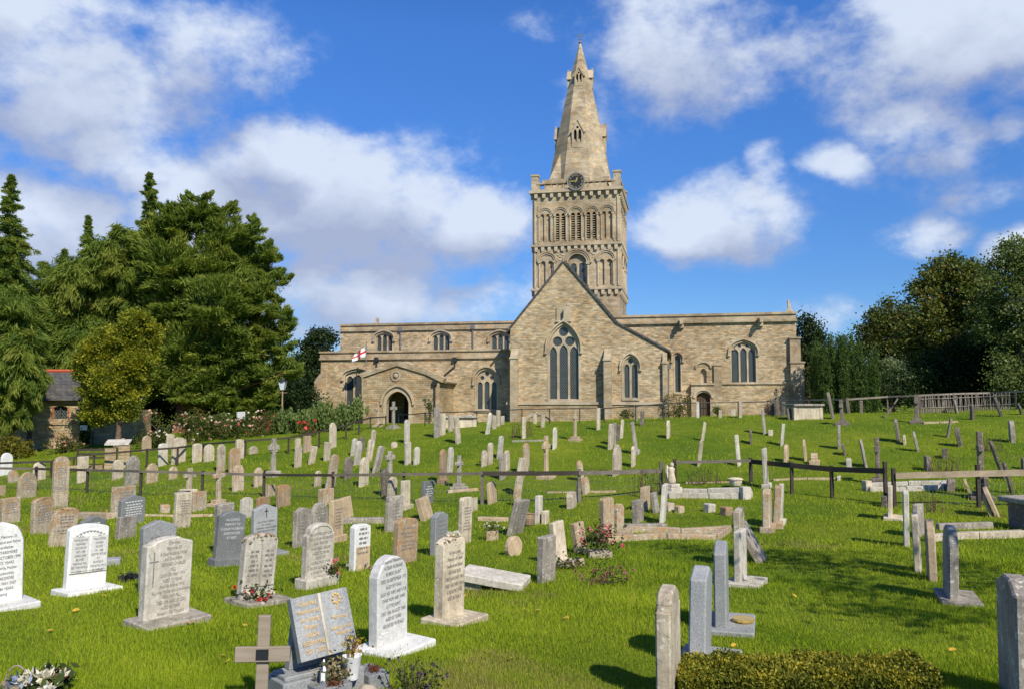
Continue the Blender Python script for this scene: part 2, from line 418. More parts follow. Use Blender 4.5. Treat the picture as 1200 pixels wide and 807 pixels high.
def window(n, x0, x1, yb, ysp, yap, kind, lights, circles=(), hood=True, name='window', mull=.14):
    s0, z0 = pz(x0, yb, n); s1 = ps(x1, n); cx = (s0 + s1) / 2; w = s1 - s0
    px = (x0 + x1) / 2; zs = pzz(px, ysp, n); za = pzz(px, yap, n)
    op = opening(cx, w, z0, zs, za, kind)
    sur = MB(); a = op[2:]; t = .1
    A = [(cx + w/2, z0)] + arch_pts(cx, w, zs, za, kind) + [(cx - w/2, z0)]
    B = [(cx + w/2 + t, z0)] + arch_pts(cx, w + 2*t, zs, za + t*1.15, kind) + [(cx - w/2 - t, z0)]
    sur.band(A, B, n - .025, n + .06)
    sur.box(cx - w/2 - t, cx + w/2 + t, n - .09, n + .2, z0 - .16, z0 - .004)
    wo = sur.build(name, M['dress'], church)
    k = (s1 - s0) / (x1 - x0)
    holes = []
    for (a0, a1, bb, bs, ba) in lights:
        q0, q1 = s0 + (a0 - x0) * k, s0 + (a1 - x0) * k
        holes.append(opening((q0+q1)/2, q1-q0, pzz(px, bb, n), pzz(px, bs, n), pzz(px, ba, n), 'two', 6))
    for (c0, c1, r) in circles: holes.append(circle(s0 + (c0 - x0) * k, pzz(px, c1, n), r * k))
    tr = MB(); tr.panel(opening(cx, w - .004, z0 + .002, zs, za - .003, kind), holes, n + .14, .12)
    tr.build('tracery', M['dress'], wo)
    g = MB(); g.panel(opening(cx, w - .006, z0 + .003, zs, za - .004, kind), [], n + .235, .01)
    g.build('glass', M['glass'], wo, norm=False)
    if hood:
        h = MB(); t1, t2 = .15, .25; drop = .15
        A = [(cx + w/2 + t1, zs - drop)] + arch_pts(cx, w + 2*t1, zs, za + t1*1.15, kind) + [(cx - w/2 - t1, zs - drop)]
        B = [(cx + w/2 + t2, zs - drop)] + arch_pts(cx, w + 2*t2, zs, za + t2*1.15, kind) + [(cx - w/2 - t2, zs - drop)]
        h.band(A, B, n - .16, n + .05)
        for sx in (-1, 1): h.box(cx + sx*(w/2 + (t1+t2)/2) - .08, cx + sx*(w/2 + (t1+t2)/2) + .08, n - .17, n, zs - drop - .16, zs - drop - .002)
        h.build('hood_mould', M['dress'], wo)
    WINS.append((n, op)); return op
def eq_lights(x0, x1, yb, tops, spr, mx=1.6, edge=.8):
    n = len(tops); w = (x1 - x0 - 2*edge - (n-1)*mx) / n; out = []
    for i in range(n):
        a = x0 + edge + i*(w + mx); out.append((a, a + w, yb - .5, spr[i], tops[i]))
    return out
nT, nA, nC, nH, nW, nP = 0.0, 2.0, 7.0, 6.6, 8.0, -1.6

# south transept
hT = []
hT.append(window(nT, 643.2, 678.1, 467.6, 409, 379.8, 'two',
    [(644.1, 652.4, 467, 414, 405.5), (655.4, 665.2, 467, 412.5, 403.6), (667.6, 677.2, 467, 414, 405.5)],
    [(660.3, 388.5, 5.6), (653.3, 399.6, 5.5), (667.6, 399.6, 5.5)]))
hT.append(window(nT, 730.6, 747.4, 466, 429, 417.2, 'two',
    [(731.6, 737.6, 465.4, 431, 426), (740.2, 746.4, 465.4, 431, 426)], [(738.8, 422.6, 3.0)]))
P = lambda x, y, n: pz(x, y, n)
zT = pzz(690, 472, nT)
outT = [(ps(597.5, nT), -.8), (ps(781, nT), -.8), P(779.5, 410, nT), P(722, 379, nT), P(661, 307.5, nT), P(598, 386, nT)]
mb = MB(); mb.panel(outT, hT, nT, .4, rim=True); mb.prism(outT, nT + .4, nW + .05)
mb.build('south_transept', M['rubble'], church)
def slab(mb, a, b, y0, y1, t, ov=0):
    a = Vector((a[0], 0, a[1])); b = Vector((b[0], 0, b[1])); d = (b - a).normalized(); nrm = Vector((-d.z, 0, d.x))
    if nrm.z < 0: nrm = -nrm
    a = a - d*ov*0; q = [a + nrm*.01, b + nrm*.01, b + nrm*t, a + nrm*t]
    mb.prism([(p.x, p.z) for p in q], y0, y1)
mb = MB(); ol, ap, kk, er = outT[5], outT[4], outT[3], outT[2]
slab(mb, (ol[0] - .25, ol[1] - .3), ap, nT - .12, nW, .14); slab(mb, ap, kk, nT - .12, nW, .16)
slab(mb, kk, (er[0] + .25, er[1] - .12), nT - .12, nW, .14)
mb.build('roof', M['slate'], church)
# plinth, strings, buttresses of the transept
def course(x0, x1, y, n, h=.16, out=.12, yr=None, mat='dress', name='string_course'):
    mb = MB(); z = pzz((x0 + x1)/2, y, n) if yr is None else yr
    mb.box(ps(x0, n), ps(x1, n), n - out, n + .05, z - h/2, z + h/2); return mb.build(name, M[mat], church)
mb = MB(); mb.box(ps(597, nT) - .12, ps(781, nT) + .12, nT - .14, nT + .1, -.8, zT - .1); mb.build('plinth', M['cottage'], church)
course(594, 783.5, 472, nT, .2, .22)
def buttress(x0, x1, ytop, ycap, n, out, mat='ashlar', ybase=None):
    mb = MB(); s0, s1 = ps(x0, n), ps(x1, n); zt, zc = pzz((x0+x1)/2, ytop, n), pzz((x0+x1)/2, ycap, n)
    prof = [(n - out, -.8), (n + .05, -.8), (n + .05, zt), (n - .02, zt), (n - out, zc)]
    vs = [Vector((s0, p[0], p[1])) for p in prof] + [Vector((s1, p[0], p[1])) for p in prof]; k = len(prof)
    mb.add(vs, [tuple(range(k)), tuple(range(2*k-1, k-1, -1))] + [(i, i+k, (i+1) % k + k, (i+1) % k) for i in range(k)])
    b = mb.build('buttress', M[mat], church)
    c = MB(); c.box(s0 - .05, s1 + .05, n - out - .06, n - out + .1, zc - .1, zc + .02); c.build('set_off', M['dress'], b)
    return b
buttress(599.5, 608, 408, 419, nT, .55); buttress(708.5, 717, 408, 421, nT, .75)
buttress(776.5, 782, 413, 424, nT, .25)
mb = MB(); s0, z0 = pz(652.4, 375.5, nT); s1, z1 = pz(668.3, 359.6, nT)
mb.box(s0, s1, nT - .1, nT + .02, z0, z1)
sd = mb.build('sundial', M['dress'], church); mb = MB(); mb.box((s0+s1)/2 - .012, (s0+s1)/2 + .012, nT - .35, nT - .1, z0 + .15, z1 - .25); mb.build('gnomon', M['iron'], sd)
mb = MB(); mb.box(s0 - .06, s1 + .06, nT - .14, nT, z0 - .12, z0 - .01); mb.build('ledge', M['dress'], sd)
mb = MB(); cx, zz = pz(632.5, 496, nT); mb.band(arch_pts(cx, 1.75, 0, .55, 'round'), arch_pts(cx, 2.2, 0, .8, 'round'), nT - .22, nT); mb.build('tomb_recess', M['dress'], church)

# aisle
zAp, zAs, zAb = pzz(490, 410.6, nA), pzz(490, 418.5, nA), 0
hA = []
hA.append(window(nA, 404.2, 434, 480, 441, 434, 'four', eq_lights(404.2, 434, 480, [440, 438.5, 440], [446, 445, 446], 2.0, .9)))
hA.append(window(nA, 557.8, 582.6, 479.8, 446, 432.8, 'two',
    [(559, 565, 479, 451, 447), (567.2, 573.2, 479, 450, 446.2), (575.4, 581.6, 479, 451, 447)], [(564.6, 442.2, 2.4), (575.8, 442.2, 2.4), (570.2, 437.6, 2.5)]))
outA = [(ps(376, nA), -.8), (ps(606, nA), -.8), (ps(606, nA), zAs), (ps(376, nA), zAs)]
mb = MB(); mb.panel(outA, hA, nA, .4, rim=True); mb.prism(outA, nA + .4, nC + .1); mb.build('aisle', M['rubble'], church)
mb = MB(); mb.box(ps(375, nA), ps(606, nA), nA - .04, nA + .35, zAs, zAp - .1); mb.box(ps(374.2, nA), ps(606, nA), nA - .14, nA + .42, zAp - .1, zAp + .03)
mb.box(ps(374.6, nA), ps(606, nA), nA - .16, nA + .1, zAs - .12, zAs + .03); mb.box(ps(375, nA), ps(375, nA) + .35, nA + .35, nC, zAs, zAp - .1)
mb.build('aisle_parapet', M['ashlar'], church)
mb = MB(); mb.add([(ps(376, nA), nA + .3, zAp - .35), (ps(606, nA), nA + .3, zAp - .35), (ps(606, nA), nC, zAp + .35), (ps(376, nA), nC, zAp + .35)], [(0, 1, 2, 3)])
mb.build('aisle_roof', M['lead'], church, norm=False)
# west corner buttresses of the aisle (stepped)
mb = MB(); s = ps(376, nA)
for (w, z0, z1) in ((.85, -.8, .6), (.62, .6, 2.2), (.42, 2.2, pzz(376, 446, nA))): mb.box(s - w, s + .42, nA - w*.6, nA + .7, z0, z1 - .001)
mb.prism([(s - .42, pzz(376, 446, nA)), (s + .42, pzz(376, 446, nA)), (s + .42, pzz(376, 437, nA)), (s + .05, pzz(376, 437, nA))], nA - .22, nA + .65)
mb.build('buttress', M['ashlar'], church)
# clerestory
zCp, zCs = pzz(500, 378.6, nC), pzz(500, 385, nC)
hC = [window(nC, a, b, 411.5, 396, 390.2, 'four', eq_lights(a, b, 411, [393, 391.6, 393], [397, 396, 397], 1.6, .7)) for a, b in ((440.6, 459.4), (506.6, 526.6), (575.4, 596.6))]
outC = [(ps(398.5, nC), 1), (ps(640, nC), 1), (ps(640, nC), zCs), (ps(398.5, nC), zCs)]
mb = MB(); mb.panel(outC, hC, nC, .4, rim=True); mb.prism(outC, nC + .4, nC + 8.4)
mb.box(ps(398.5, nC) + .3, ps(640, nC), nC + 8.4, nC + 12, -.8, 4.5)
mb.box(ps(398.5, nC) + .02, ps(640, nC), nC + .5, nC + 8.3, -.8, 1.02); mb.build('nave', M['rubble'], church)
mb = MB(); mb.box(ps(398.5, nC), ps(640, nC), nC - .03, nC + .3, zCs, zCp - .12); mb.box(ps(398, nC), ps(640, nC), nC - .13, nC + .4, zCp - .12, zCp + .04)
mb.box(ps(398, nC), ps(640, nC), nC - .15, nC + .1, zCs - .14, zCs + .03)
mb.box(ps(398.5, nC), ps(398.5, nC) + .3, nC + .3, nC + 8.4, zCs, zCp - .12); mb.build('nave_parapet', M['ashlar'], church)
mb = MB(); sl, sr = ps(399.5, nC), ps(640, nC); mb.add([(sl, nC + .3, zCp - .3), (sr, nC + .3, zCp - .3), (sr, nC + 4.2, zCp + .12), (sl, nC + 4.2, zCp + .12), (sr, nC + 8.3, zCp - .3), (sl, nC + 8.3, zCp - .3)], [(0, 1, 2, 3), (3, 2, 4, 5)])
mb.build('nave_roof', M['lead'], church, norm=False)
mb = MB(); s, z = pz(420, 379, nC); mb.prism([(s - .9, zCp - .02), (s + .25, zCp - .02), (s + .25, zCp + .25), (s, zCp + .55)], nC + 3.8, nC + 4.4); mb.box(s - .05, s + .2, nC + 4, nC + 4.2, zCp + .2, zCp + .95)
mb.build('gable_cross', M['dress'], church)
# chancel
zHp, zHs = pzz(840, 368.2, nH), pzz(840, 376, nH)
hH = []
hH.append(window(nH, 857.6, 885.8, 447.5, 412, 400.5, 'four', eq_lights(857.6, 885.8, 447.5, [408.5, 407.4, 408.5], [414, 413, 414], 2.0, .9), [(867.3, 404.9, 1.9), (876.1, 404.9, 1.9), (861.6, 408, .9), (881.8, 408, .9)]))
hH.append(window(nH, 790.9, 797.6, 459, 419.5, 415.6, 'two', [(791.3, 797.2, 458.8, 420, 416.4)]))
sD, zD0 = pz(824.3, 487, nH); zDs, zDa = pzz(824, 465.5, nH), pzz(824, 459, nH); wD = ps(832.2, nH) - ps(816.4, nH)
dop = opening(sD, wD, .02, zDs, zDa, 'two'); sN = ps(824.3, nH); zn0, zn1, zn2 = pzz(824, 448.3, nH), pzz(824, 437, nH), pzz(824, 431.5, nH)
nic = opening(sN, ps(828, nH) - ps(820.6, nH), zn0, zn1, zn2, 'round')
outH = [(ps(720, nH), -.8), (ps(934, nH), -.8), (ps(934, nH), zHs), (ps(720, nH), zHs)]
mb = MB(); mb.panel(outH, hH + [nic], nH, .4, rim=True); mb.prism(outH, nH + .4, nH + 8.6); mb.build('chancel', M['rubble'], church)
mb = MB(); mb.box(ps(720, nH), ps(934, nH), nH - .04, nH + .4, zHs, zHp - .12); mb.box(ps(720, nH), ps(935, nH), nH - .14, nH + .5, zHp - .12, zHp + .05)
mb.box(ps(720, nH), ps(935, nH), nH - .2, nH + .1, zHs - .16, zHs + .03); mb.box(ps(934, nH) - .4, ps(934, nH), nH + .4, nH + 8.6, zHs, zHp - .12); mb.build('chancel_parapet', M['ashlar'], church)
mb = MB(); sl, sr = ps(720, nH), ps(933, nH); mb.add([(sl, nH + .4, zHp - .3), (sr, nH + .4, zHp - .3), (sr, nH + 4.3, zHp + .1), (sl, nH + 4.3, zHp + .1), (sr, nH + 8.6, zHp - .3), (sl, nH + 8.6, zHp - .3)], [(0, 1, 2, 3), (3, 2, 4, 5)])
mb.build('chancel_roof', M['lead'], church, norm=False)
s = ps(934, nH); mb = MB(); mb.prism([(s - .75, zHp + .04), (s - .1, zHp + .04), (s - .3, zHp + .35), (s - .42, zHp + .95), (s - .55, zHp + .95), (s - .5, zHp + .35)], nH + .1, nH + .5)
mb.build('gable_cross', M['dress'], church)
course(836, 934, 448.5, nH, .14, .1); course(809.5, 837, 449.6, nH, .14, .5)
mb = MB(); zt = pzz(824, 450, nH)
dblk = [(ps(809.5, nH), -.8), (ps(837, nH), -.8), (ps(837, nH), zt - .05), (ps(809.5, nH), zt - .05)]
mb.panel(dblk, [dop], nH - .4, .36, rim=True); mb.build('priest_porch', M['ashlar'], church)
mb = MB(); mb.panel(opening(sD, wD - .01, .03, zDs, zDa - .01, 'two'), [], nH - .1, .06, back=True, rim=True)
d = mb.build('door', M['oak'], church); mb = MB()
for k in range(5): mb.box(sD - wD/2 + .08 + k*(wD-.16)/4 - .015, sD - wD/2 + .08 + k*(wD-.16)/4 + .015, nH - .13, nH - .1, .05, zDs)
mb.box(sD - wD/2 + .03, sD + wD/2 - .03, nH - .125, nH - .1, 1.0, 1.06); mb.build('grille', M['iron'], d)
mb = MB(); mb.band(arch_pts(sD, wD + .2, zDs, zDa + .12, 'two'), arch_pts(sD, wD + .5, zDs, zDa + .3, 'two'), nH - .5, nH - .39); mb.build('door_arch', M['dress'], church)
mb = MB(); mb.panel(opening(sN, .6, zn0, zn1, zn2 + .05, 'round'), [], nH + .28, .01); mb.build('niche_back', M['dress'], church)
zq = pzz(824, 431, nH); mb = MB(); mb.band(arch_pts(sN, 1.0, zq, zq + .42, 'round'), arch_pts(sN, 1.22, zq, zq + .55, 'round'), nH - .12, nH + .02); mb.build('niche_arch', M['dress'], church)
buttress(836.5, 845.5, 425, 426.5, nH, .18)
mb = MB(); s = ps(934, nH); z1, z2 = pzz(934, 397, nH), pzz(937, 424, nH)
mb.box(s - .5, s + .25, nH - .3, nH + .8, z2, z1); mb.box(s - .5, s + .45, nH - .5, nH + .8, .9, z2 - .002); mb.box(s - .5, s + .75, nH - .6, nH + .8, -.8, .898)
mb.box(s - .55, s + .32, nH - .37, nH + .85, z1, z1 + .12); mb.box(s - .55, s + .52, nH - .57, nH + .85, z2 - .1, z2 + .02); mb.build('buttress', M['ashlar'], church)
for px, py in ((798, 377.5), (890.5, 375.2)):
    s, z = pz(px, py, nH); mb = MB(); mb.box(s - .16, s + .16, nH - .75, nH + .02, z - .18, z + .16); mb.box(s - .11, s + .11, nH - .95, nH - .75, z - .26, z + .05)
    mb.box(s - .2, s + .2, nH - .25, nH, z - .5, z - .18); mb.build('gargoyle', M['dress'], church, bevel=.03)

# porch
outP = [(ps(426, nP), -.8), (ps(515, nP), -.8), P(515, 446.5, nP), P(499, 438.5, nP), P(466, 428.5, nP), P(426, 442.5, nP)]
cx = ps(466.3, nP); wp = ps(479.5, nP) - ps(453.5, nP); zs, za = pzz(466, 474, nP), pzz(466, 458, nP)
pop = opening(cx, wp, -.79, zs, za, 'two')
mb = MB(); mb.panel(outP, [pop], nP, .45, rim=True, back=True)
for s in (outP[0][0], outP[1][0] - .35): mb.box(s, s + .35, nP + .45, nA - .01, -.8, outP[2][1] - .1)
mb.build('porch', M['cottage'], church)
mb = MB()
for a, b in ((outP[5], outP[4]), (outP[4], outP[3]), (outP[3], outP[2])):
    a = (a[0] - (.12 if a is outP[5] else 0), a[1]); b = (b[0] + (.25 if b is outP[2] else 0), b[1] - (.1 if b is outP[2] else 0))
    slab(mb, a, b, nP - .12, nP + .5, .36); slab(mb, (a[0], a[1] - .02), (b[0], b[1] - .02), nP + .5, nA, .12)
mb.build('porch_coping', M['ashlar'], church)
mb = MB(); t = .24
mb.band([(cx + wp/2, -.7)] + arch_pts(cx, wp, zs, za, 'two') + [(cx - wp/2, -.7)], [(cx + wp/2 + t, -.7)] + arch_pts(cx, wp + 2*t, zs, za + t*1.1, 'two') + [(cx - wp/2 - t, -.7)], nP - .03, nP + .1)
mb.band(arch_pts(cx, wp + .6, zs, za + .34, 'two'), arch_pts(cx, wp + .85, zs, za + .5, 'two'), nP - .16, nP + .02); mb.build('porch_arch', M['dress'], church)
mb = MB(); s, z = pz(464, 440, nP); mb.band(circle(s, z, .26), circle(s, z, .38), nP - .07, nP + .02, closed=True); mb.blob((s, nP + .02, z), .2, 8, 5); mb.build('roundel', M['dress'], church)
mb = MB(); mb.panel(opening(cx, 1.5, .02, 1.6, 2.6, 'two'), [], nA - .07, .06, rim=True); mb.build('door', M['oak'], church)
# rainwater goods
def pipe(pts, n, name='downpipe', rad=.055, hopper=True, mat='iron', out=.1):
    mb = MB(); q = [pz(x, y, n) for x, y in pts]; mb.tube([(s, n - out, z) for s, z in q], rad, 6)
    if hopper: s, z = q[0]; mb.box(s - .16, s + .16, n - out - .12, n - .01, z - .12, z + .2)
    return mb.build(name, M[mat], church)
pipe([(533.5, 421.5), (533.5, 429), (520.5, 440)], nA); pipe([(442, 421.5), (442, 432.5)], nA); pipe([(510, 449), (510, 486)], nP)
pipe([(470, 386.5), (470, 409)], nC, mat='iron_grey'); pipe([(554.5, 384), (554.5, 408)], nC, mat='iron_grey'); pipe([(783.5, 430), (783.5, 489)], nT + .6, mat='iron_grey'); pipe([(598.5, 418), (598.5, 480)], nA, hopper=False)
# ------------------------------------------------------------------ tower
sA, sB = ps(625.4, nW), ps(727.2, nW); hW = (sB - sA) / 2; TC = Vector(((sA + sB) / 2, nW + hW, 0))
zt = lambda y: pzz(676, y, nW)
def FM(k, off=None): return Matrix.Translation(TC) @ Matrix.Rotation(R(90) * k, 4, 'Z') @ Matrix.Translation((0, -(hW if off is None else off), 0))
zCor, zMid, zLow = zt(225.5), zt(287), zt(339)
face = MB(); SUBS = []
def subp(name, mat, mb, norm=True): SUBS.append((name, mat, mb, norm))
bay = 2 * hW / 5.55
for k in range(4):
    Mk = FM(k); holes = []; full = k != 2
    zs, z0 = zt(251.5), zt(281.5)
    def shaft(x, y, r, a, b, n=6, cap=None):
        if not full: return
        mb = MB(); mb.tube([(x, y, a), (x, y, b)], r, n, Mk)
        if cap: mb.box(x - cap, x + cap, y - cap*.95, .02, b, b + cap*1.4, Mk)
        subp('shaft', 'dress', mb)
    for i in range(5):
        c = (i - 2) * bay
        for sx in (-1, 1):
            op = opening(c + sx*.235, .30, z0, zs - .02, zs + .15, 'round', 5); holes.append(op); mb = MB()
            if 0 < i < 4:
                mb.panel(opening(c + sx*.235, .32, z0, zs, zs + .17, 'round', 5), [], .34, .01, M=Mk); subp('belfry_dark_plate', 'black', mb, False)  # solid black plate in place of the dark belfry inside
                if full:
                    mb = MB()
                    for q in range(11): zz = z0 + .08 + q * (zs - z0) / 11; mb.box(c + sx*.235 - .14, c + sx*.235 + .14, .1, .3, zz, zz + .055, Mk)
                    subp('louvre', 'dress', mb)
            else: mb.panel(opening(c + sx*.235, .32, z0, zs, zs + .17, 'round', 5), [], .16, .01, M=Mk); subp('blind_panel', 'ashlar', mb, False)
            shaft(c + sx*.47, -.04, .06, z0, zs - .1, cap=.09)
        shaft(c, .05, .055, z0, zs - .1)
        mb = MB(); mb.band(arch_pts(c, .94, zs + .03, zs + .5, 'round'), arch_pts(c, 1.12, zs + .03, zs + .59, 'round'), -.07, .02, Mk); subp('arch_moulding', 'dress', mb)
        mb = MB(); mb.band(arch_pts(c, 1.16, zs + .05, zs + .62, 'round'), arch_pts(c, 1.3, zs + .05, zs + .7, 'round'), -.12, .02, Mk); subp('hood_mould', 'dress', mb)
    zs, z0 = zt(307.5), zt(335)
    for c in (-2.38, 2.38):
        for sx in (-1, 1):
            op = opening(c + sx*.29, .36, z0, zs, zs + .18, 'round', 5); holes.append(op); mb = MB(); mb.panel(opening(c + sx*.29, .38, z0, zs, zs + .2, 'round', 5), [], .2, .01, M=Mk); subp('blind_panel', 'ashlar', mb, False)
            shaft(c + sx*.62, -.04, .07, z0, zs, cap=.11)
        mb = MB(); mb.band(arch_pts(c, 1.2, zs + .14, zs + .72, 'round'), arch_pts(c, 1.42, zs + .14, zs + .83, 'round'), -.08, .02, Mk); subp('arch_moulding', 'dress', mb)
        mb = MB(); mb.band(arch_pts(c, 1.46, zs + .14, zs + .86, 'round'), arch_pts(c, 1.66, zs + .14, zs + .96, 'round'), -.14, .02, Mk); subp('hood_mould', 'dress', mb)
    op = opening(.1, 1.5, z0, zs - .1, zs + .65, 'round', 8); holes.append(op)
    for a, b, o in ((1.5, 1.8, .05), (1.84, 2.1, .11), (2.14, 2.36, .17)): mb = MB(); mb.band(arch_pts(.1, a, zs - .08, zs - .08 + a/2, 'round', 10), arch_pts(.1, b, zs - .08, zs - .08 + b/2, 'round', 10), -o, .02, Mk); subp('arch_moulding', 'dress', mb)
    mb = MB(); mb.panel(opening(.1, 1.52, z0, zs - .1, zs + .66, 'round', 8), [opening(.1 + sx*.33, .44, z0 + .02, zs - .25, zs - .03, 'round', 6) for sx in (-1, 1)], .26, .06, M=Mk); subp('window_plate', 'ashlar', mb)
    mb = MB(); mb.panel(opening(.1, 1.48, z0, zs - .1, zs + .6, 'round', 8), [], .325, .01, M=Mk); subp('belfry_glass', 'glass', mb, False)
    shaft(.1, .2, .09, z0, zs - .3, 8)
    for sx in (-1, 1): shaft(.1 + sx*.86, -.06, .09, z0, zs - .2, cap=.14); shaft(sx*(hW - .12), -.02, .08, zMid + .2, zCor - .5); shaft(sx*(hW - .12), -.02, .08, zLow + .2, zMid - .4); shaft(sx*(hW - .42), -.02, .05, zMid + .2, zCor - 1.0)
    face.panel([(-hW, 2), (hW, 2), (hW, zCor + .2), (-hW, zCor + .2)], holes, 0, .34, M=Mk)
    if full:                       # carved scale pattern between the arcades
        mb = MB()
        for r_ in range(7):
            for q in range(-8, 9):
                x = q * .36 + (.18 if r_ % 2 else 0); z = zMid - .55 - r_ * .13
                d0 = math.hypot(x - .1, z - (zs - .08)); d1 = min(math.hypot(x - c, z - (zs + .14)) for c in (-2.38, 2.38))
                if d0 > 1.3 and d1 > 1.0 and abs(x) < hW - .5: mb.add([Mk @ Vector(p) for p in ((x - .17, -.002, z + .1), (x + .17, -.002, z + .1), (x + .1, -.045, z - .02), (x, -.05, z - .05), (x - .1, -.045, z - .02))], [(0, 1, 2, 3, 4)])
        subp('scale_pattern', 'dress', mb, False)
face.box(TC.x - hW + .36, TC.x + hW - .36, TC.y - hW + .36, TC.y + hW - .36, 1, zCor + .25)
tower = face.build('tower', M['ashlar'], church)
for nm, mt, mb, no in SUBS: mb.build(nm, M[mt], tower, norm=no)
cbm = None
for z, o, h in ((zCor + .12, .3, .22), (zMid, .2, .18), (zLow, .2, .18)):
    mb = MB(); mb.box(TC.x - hW - o, TC.x + hW + o, TC.y - hW - o, TC.y + hW + o, z - h/2, z + h/2); mb.build('string_course', M['dress'], tower)
    for k in (0, 1, 3):
        nn = 11 if o > .25 else 13
        for i in range(nn):
            x = -hW + .25 + i * (2*hW - .5) / (nn - 1)
            if k == 3 and i % 2: continue
            if cbm is None:
                mb = MB(); mb.prism([(-.13, -.27), (-.1, -.4), (.1, -.4), (.13, -.27), (.13, 0), (-.13, 0)], -.17, .02); co = mb.build('corbel', M['dress'], tower); cbm = co.data
            else: co = link('corbel', cbm, tower)
            co.matrix_local = FM(k) @ Matrix.Translation((x, 0 if o < .25 else -.06, z - h/2 - .002))
par = MB(); zb, zp = zCor + .23, zt(213.2)
for k in range(4):
    holes = []; nh = 12; wd = 2*hW - 1.0
    for i in range(nh):
        c = -wd/2 + (i + .5) * wd / nh; holes.append(opening(c, wd/nh - .13, zb + .1, zb + .38, zb + .6, 'two', 4))
    par.panel([(-hW + .3, zb), (hW - .3, zb), (hW - .3, zp - .12), (-hW + .3, zp - .12)], holes, -.12, .22, back=True, M=FM(k))
    par.box(-hW + .3, hW - .3, -.18, .16, zp - .119, zp, FM(k))
    for i in range(4): c = -hW + 1.15 + i * (2*hW - 2.3) / 3; par.box(c - .38, c + .38, -.14, .12, zp, zp + .26, FM(k))
    par.box(-hW - .14, -hW + .42, -.14, .42, zb, zt(205), FM(k)); par.box(-hW - .2, -hW + .48, -.2, .48, zt(205), zt(205) + .16, FM(k))
par.box(TC.x - hW, TC.x + hW, TC.y - hW + .1, TC.y + hW, zb - .05, zb - .001)
par.build('parapet', M['ashlar'], tower)
# spire
a0 = 2.78; z0, z1 = zb, pzz(679, 51, nW + hW); sp = MB()
def octo(a, z): r = a / math.cos(R(22.5)); return [TC + Vector((r*math.cos(R(22.5 + 45*i)), r*math.sin(R(22.5 + 45*i)), z)) for i in range(8)]
def apo(z): t = (z - z0) / (z1 - z0); return a0 * (1 - t) + .06 + .13 * math.sin(math.pi * min(1, max(0, t)) ** 1.4)
lv = [z0 + (z1 - z0)*t for t in (0, .2, .4, .6, .7, .8, 1)]
vs = [p for z in lv for p in octo(apo(z), z)]
sp.add(vs, [(i*8 + j, i*8 + (j+1) % 8, (i+1)*8 + (j+1) % 8, (i+1)*8 + j) for i in range(6) for j in range(8)] + [tuple(range(48, 56))])
for k in range(4):     # broaches
    Q = Matrix.Translation(TC) @ Matrix.Rotation(R(90)*k, 4, 'Z'); h = z0 + 3.6; q = apo(h) / math.sqrt(2) * 1.0; t = a0 * math.tan(R(22.5))
    sp.add([Q @ Vector(p) for p in ((a0, a0, z0), (a0, t*.98, z0), (t*.98, a0, z0), (q, q, h))], [(0, 3, 1), (0, 2, 3)])
spire = sp.build('spire', M['ashlar'], church)
def lucarne(zbase, zapex, w, name='lucarne'):
    for k in range(4):
        mb = MB(); vo = MB(); a = apo(zbase) + .03; Mk = FM(k, a); zg = zapex - (zapex - zbase) * .42
        ops = [opening(sx*w*.2, w*.26, zbase + (zapex - zbase)*.2, zg - .05, zg + .2, 'two', 5) for sx in (-1, 1)] + [circle(0, zg + (zapex - zg)*.38, w*.12, 8)]
        mb.panel([(-w/2, zbase), (w/2, zbase), (w/2, zg), (0, zapex), (-w/2, zg)], ops, 0, .16, rim=True, M=Mk)
        vo.panel([(-w/2 + .02, zbase), (w/2 - .02, zbase), (w/2 - .02, zg), (0, zapex - .05), (-w/2 + .02, zg)], [], .165, .01, M=Mk)
        vo.prism([(-w/2 + .02, zbase), (w/2 - .02, zbase), (w/2 - .02, zg), (0, zapex - .05), (-w/2 + .02, zg)], .17, (a - apo(zapex)) + .1, M=Mk) if False else None
        mb.prism([(-w/2, zbase), (w/2, zbase), (w/2, zg), (0, zapex), (-w/2, zg)], .18, (a - apo(zapex)) + .25, M=Mk)
        A = [(-w/2 - .06, zg - .1), (0, zapex + .02), (w/2 + .06, zg - .1)]; B = [(-w/2 - .14, zg - .04), (0, zapex + .2), (w/2 + .14, zg - .04)]
        mb.band(A, B, -.07, .5, Mk); mb.box(-.06, .06, -.05, .08, zapex + .16, zapex + .3, Mk)
        lo = mb.build(name, M['dress'], spire); vo.build('lucarne_dark_plate', M['black'], spire)  # black plate painted as the dark behind the lucarne lights
lucarne(pzz(679, 182, nW + hW), pzz(679, 151, nW + hW), .95); lucarne(pzz(679, 106.5, nW + hW), pzz(679, 86, nW + hW), .72)
mb = MB(); mb.lathe([(.05, z1 - .1), (.16, z1), (.12, z1 + .12), (.03, z1 + .2), (.018, z1 + .75)], 8, (TC.x, TC.y, 0))
for a in range(2): mb.box(TC.x - .22 if a == 0 else TC.x - .015, TC.x + .22 if a == 0 else TC.x + .015, TC.y - (.015 if a == 0 else .22), TC.y + (.015 if a == 0 else .22), z1 + .30, z1 + .33)
cock = mb.build('weathercock', M['iron_grey'], church)
mb = MB(); zc = z1 + .62; x = TC.x
mb.prism([(x + (a_ - x) * .62, zc + (b_ - zc) * .62) for a_, b_ in [(x - .26, zc - .02), (x - .14, zc - .14), (x + .05, zc - .16), (x + .2, zc - .02), (x + .34, zc + .12), (x + .4, zc + .3), (x + .24, zc + .26), (x + .12, zc + .06), (x - .06, zc + .06), (x - .12, zc + .24), (x - .2, zc + .26), (x - .3, zc + .16), (x - .2, zc + .1)]], TC.y - .02, TC.y + .02)
mb.build('cockerel', M['iron_grey'], cock)
